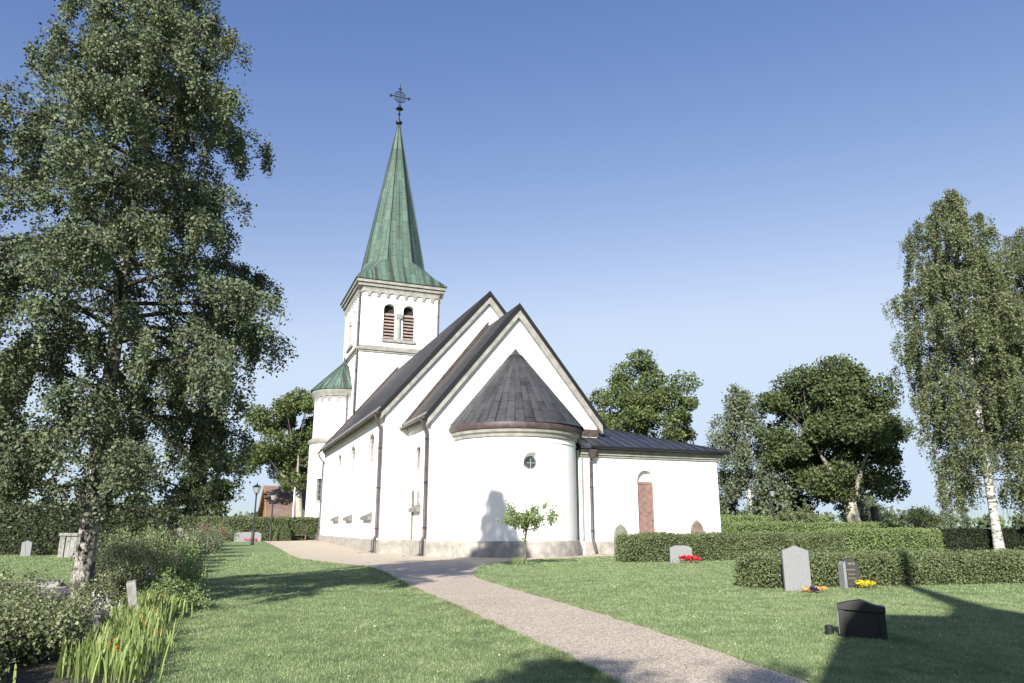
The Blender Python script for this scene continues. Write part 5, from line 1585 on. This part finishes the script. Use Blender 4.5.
# ------------------------------------------------------------------ mown grass, blade by blade near the camera
def mat_blade():
    m, n, b = mat_new('grass_blades')
    a = n.nodes.new('ShaderNodeAttribute'); a.attribute_name = 'rnd'
    v = coords(n)
    mid = noise(n, v, 1.7, 6, 0.7)
    c = ramp(n, a.outputs['Fac'], [(0, (0.15, 0.21, 0.09)), (0.55, (0.27, 0.34, 0.165)), (1, (0.41, 0.47, 0.26))])
    c = mixc(n, 1.0, c, ramp(n, mid, [(0.30, (0.62, 0.68, 0.6)), (0.5, (1, 1, 1)), (0.72, (1.3, 1.22, 1.2))]), 'MULTIPLY')
    pat = noise(n, v, 0.55, 5, 0.6)
    c = mixc(n, ramp(n, pat, [(0.55, (0, 0, 0)), (0.70, (0.55, 0.55, 0.55))]), c, (0.27, 0.27, 0.15))
    pat2 = noise(n, coords(n, 'Object', (1.3, 0.8, 1)), 0.9, 5, 0.7)
    c = mixc(n, ramp(n, pat2, [(0.54, (0, 0, 0)), (0.64, (0.6, 0.6, 0.6))]), c, (0.085, 0.125, 0.052))
    n.links.new(c, b.inputs['Base Color']); b.inputs['Roughness'].default_value = 0.6; b.inputs['Specular IOR Level'].default_value = 0.25
    t = n.nodes.new('ShaderNodeBsdfTranslucent'); n.links.new(c, t.inputs[0])
    mx = n.nodes.new('ShaderNodeMixShader'); mx.inputs[0].default_value = 0.42
    n.links.new(b.outputs[0], mx.inputs[1]); n.links.new(t.outputs[0], mx.inputs[2]); n.links.new(mx.outputs[0], n.nodes['Material Output'].inputs[0])
    return m


M['blade'] = mat_blade()
rg = np.random.default_rng(99)
XS = []; YS = []; SZ_ = []
for y0, y1, dens, hh, wd in ((5.8, 10, 3000, .026, .0045), (10, 16, 1300, .028, .006), (16, 26, 480, .03, .010), (26, 40, 140, .034, .018)):
    xm = 0.80 * y1
    n = int((y1 - y0) * 2 * xm * dens)
    x = rg.uniform(-xm, xm, n); y = rg.uniform(y0, y1, n)
    k = np.abs(x) < 0.80 * y + 0.3
    x = x[k]; y = y[k]
    jx = x + rg.normal(0, .03, len(x)); jy = y + rg.normal(0, .03, len(x))
    k = ~poly_np(PATH_S, jx, jy) & ~poly_np(LEFTPATH, jx, jy) & ~poly_np(BED, x + 0.1, y)
    lx = (x - CH_O.x) * CV.x + (y - CH_O.y) * CV.y; ly = (x - CH_O.x) * CU.x + (y - CH_O.y) * CU.y
    k &= ~((ly > -1.2) & (lx > -1.5) & (lx < 16))
    x = x[k]; y = y[k]
    XS.append(x); YS.append(y); SZ_.append(np.stack([np.full(len(x), hh), np.full(len(x), wd)], 1))
for k in range(len(PATH_S)):          # longer unmown blades hang over the gravel edge
    a = np.array(PATH_S[k]); b = np.array(PATH_S[(k + 1) % len(PATH_S)])
    if not (5.5 < a[1] < 36): continue
    L = np.linalg.norm(b - a); nn = np.array([(b - a)[1], -(b - a)[0]]) / max(L, 1e-6)
    c = (a + b) / 2
    if poly_np(PATH_S, c[0] + nn[0] * .06, c[1] + nn[1] * .06): nn = -nn
    lyc = (c[0] - CH_O.x) * CU.x + (c[1] - CH_O.y) * CU.y
    if lyc > -1.3 and c[0] > -4.5: continue
    n = int(L * (420 if a[1] < 16 else 160)); t = rg.random((n, 1)); off = np.abs(rg.normal(0, .07, (n, 1)))
    q = a + (b - a) * t + nn * off
    XS.append(q[:, 0]); YS.append(q[:, 1]); SZ_.append(np.stack([.062 * np.exp(-off[:, 0] / .12), np.full(n, .005 if a[1] < 12 else (.008 if a[1] < 20 else .014))], 1))
x = np.concatenate(XS); y = np.concatenate(YS); sz = np.concatenate(SZ_); n = len(x)
P = np.stack([x, y, terrain(x, y) - 0.003], 1)
az = rg.uniform(0, 6.283, n); ln = sz[:, 0] * rg.uniform(.55, 1.3, n); tl = rg.uniform(.1, 1.0, n)
az2 = rg.uniform(0, 6.283, n)
tip = P + np.stack([np.cos(az) * ln * tl, np.sin(az) * ln * tl, ln], 1)
sd2 = np.stack([np.cos(az2), np.sin(az2), np.zeros(n)], 1) * sz[:, 1:2] * rg.uniform(.7, 1.3, (n, 1))
V = np.stack([P - sd2, P + sd2, tip], 1).reshape(-1, 3)
g = np_mesh('lawn_grass', V, np.arange(3 * n).reshape(n, 3), rg.random(n), M['blade'])
tag(g, 'short mown green grass of the churchyard lawn', 'grass', kind='stuff')
# daisies and a few fallen leaves in the lawn
n = 420
yy = 5.8 + 26 * rg.random(n) ** 1.6; xx = rg.uniform(-.75, .75, n) * yy
k = ~poly_np(PATH_S, xx, yy) & ~poly_np(BED, xx, yy) & ~poly_np(BED, xx - .4, yy) & (((xx - CH_O.x) * CU.x + (yy - CH_O.y) * CU.y) < -1.8)
xx = xx[k]; yy = yy[k]; n = len(xx)
M['daisy'] = mat_leaf('daisy_petals', (0.34, 0.30, 0.10), (0.62, 0.60, 0.50), 0.2, 0.6)
Q = np.repeat(np.stack([xx, yy, terrain(xx, yy) + 0.028], 1), 3, 0) + rg.normal(0, .005, (3 * n, 3))
tag(leaf_mesh('lawn_daisies', Q, .022, M['daisy'], None, rg, -.2, 1.1, 1.0), 'scattered tiny daisies and fallen leaves in the lawn', 'daisies', kind='stuff')
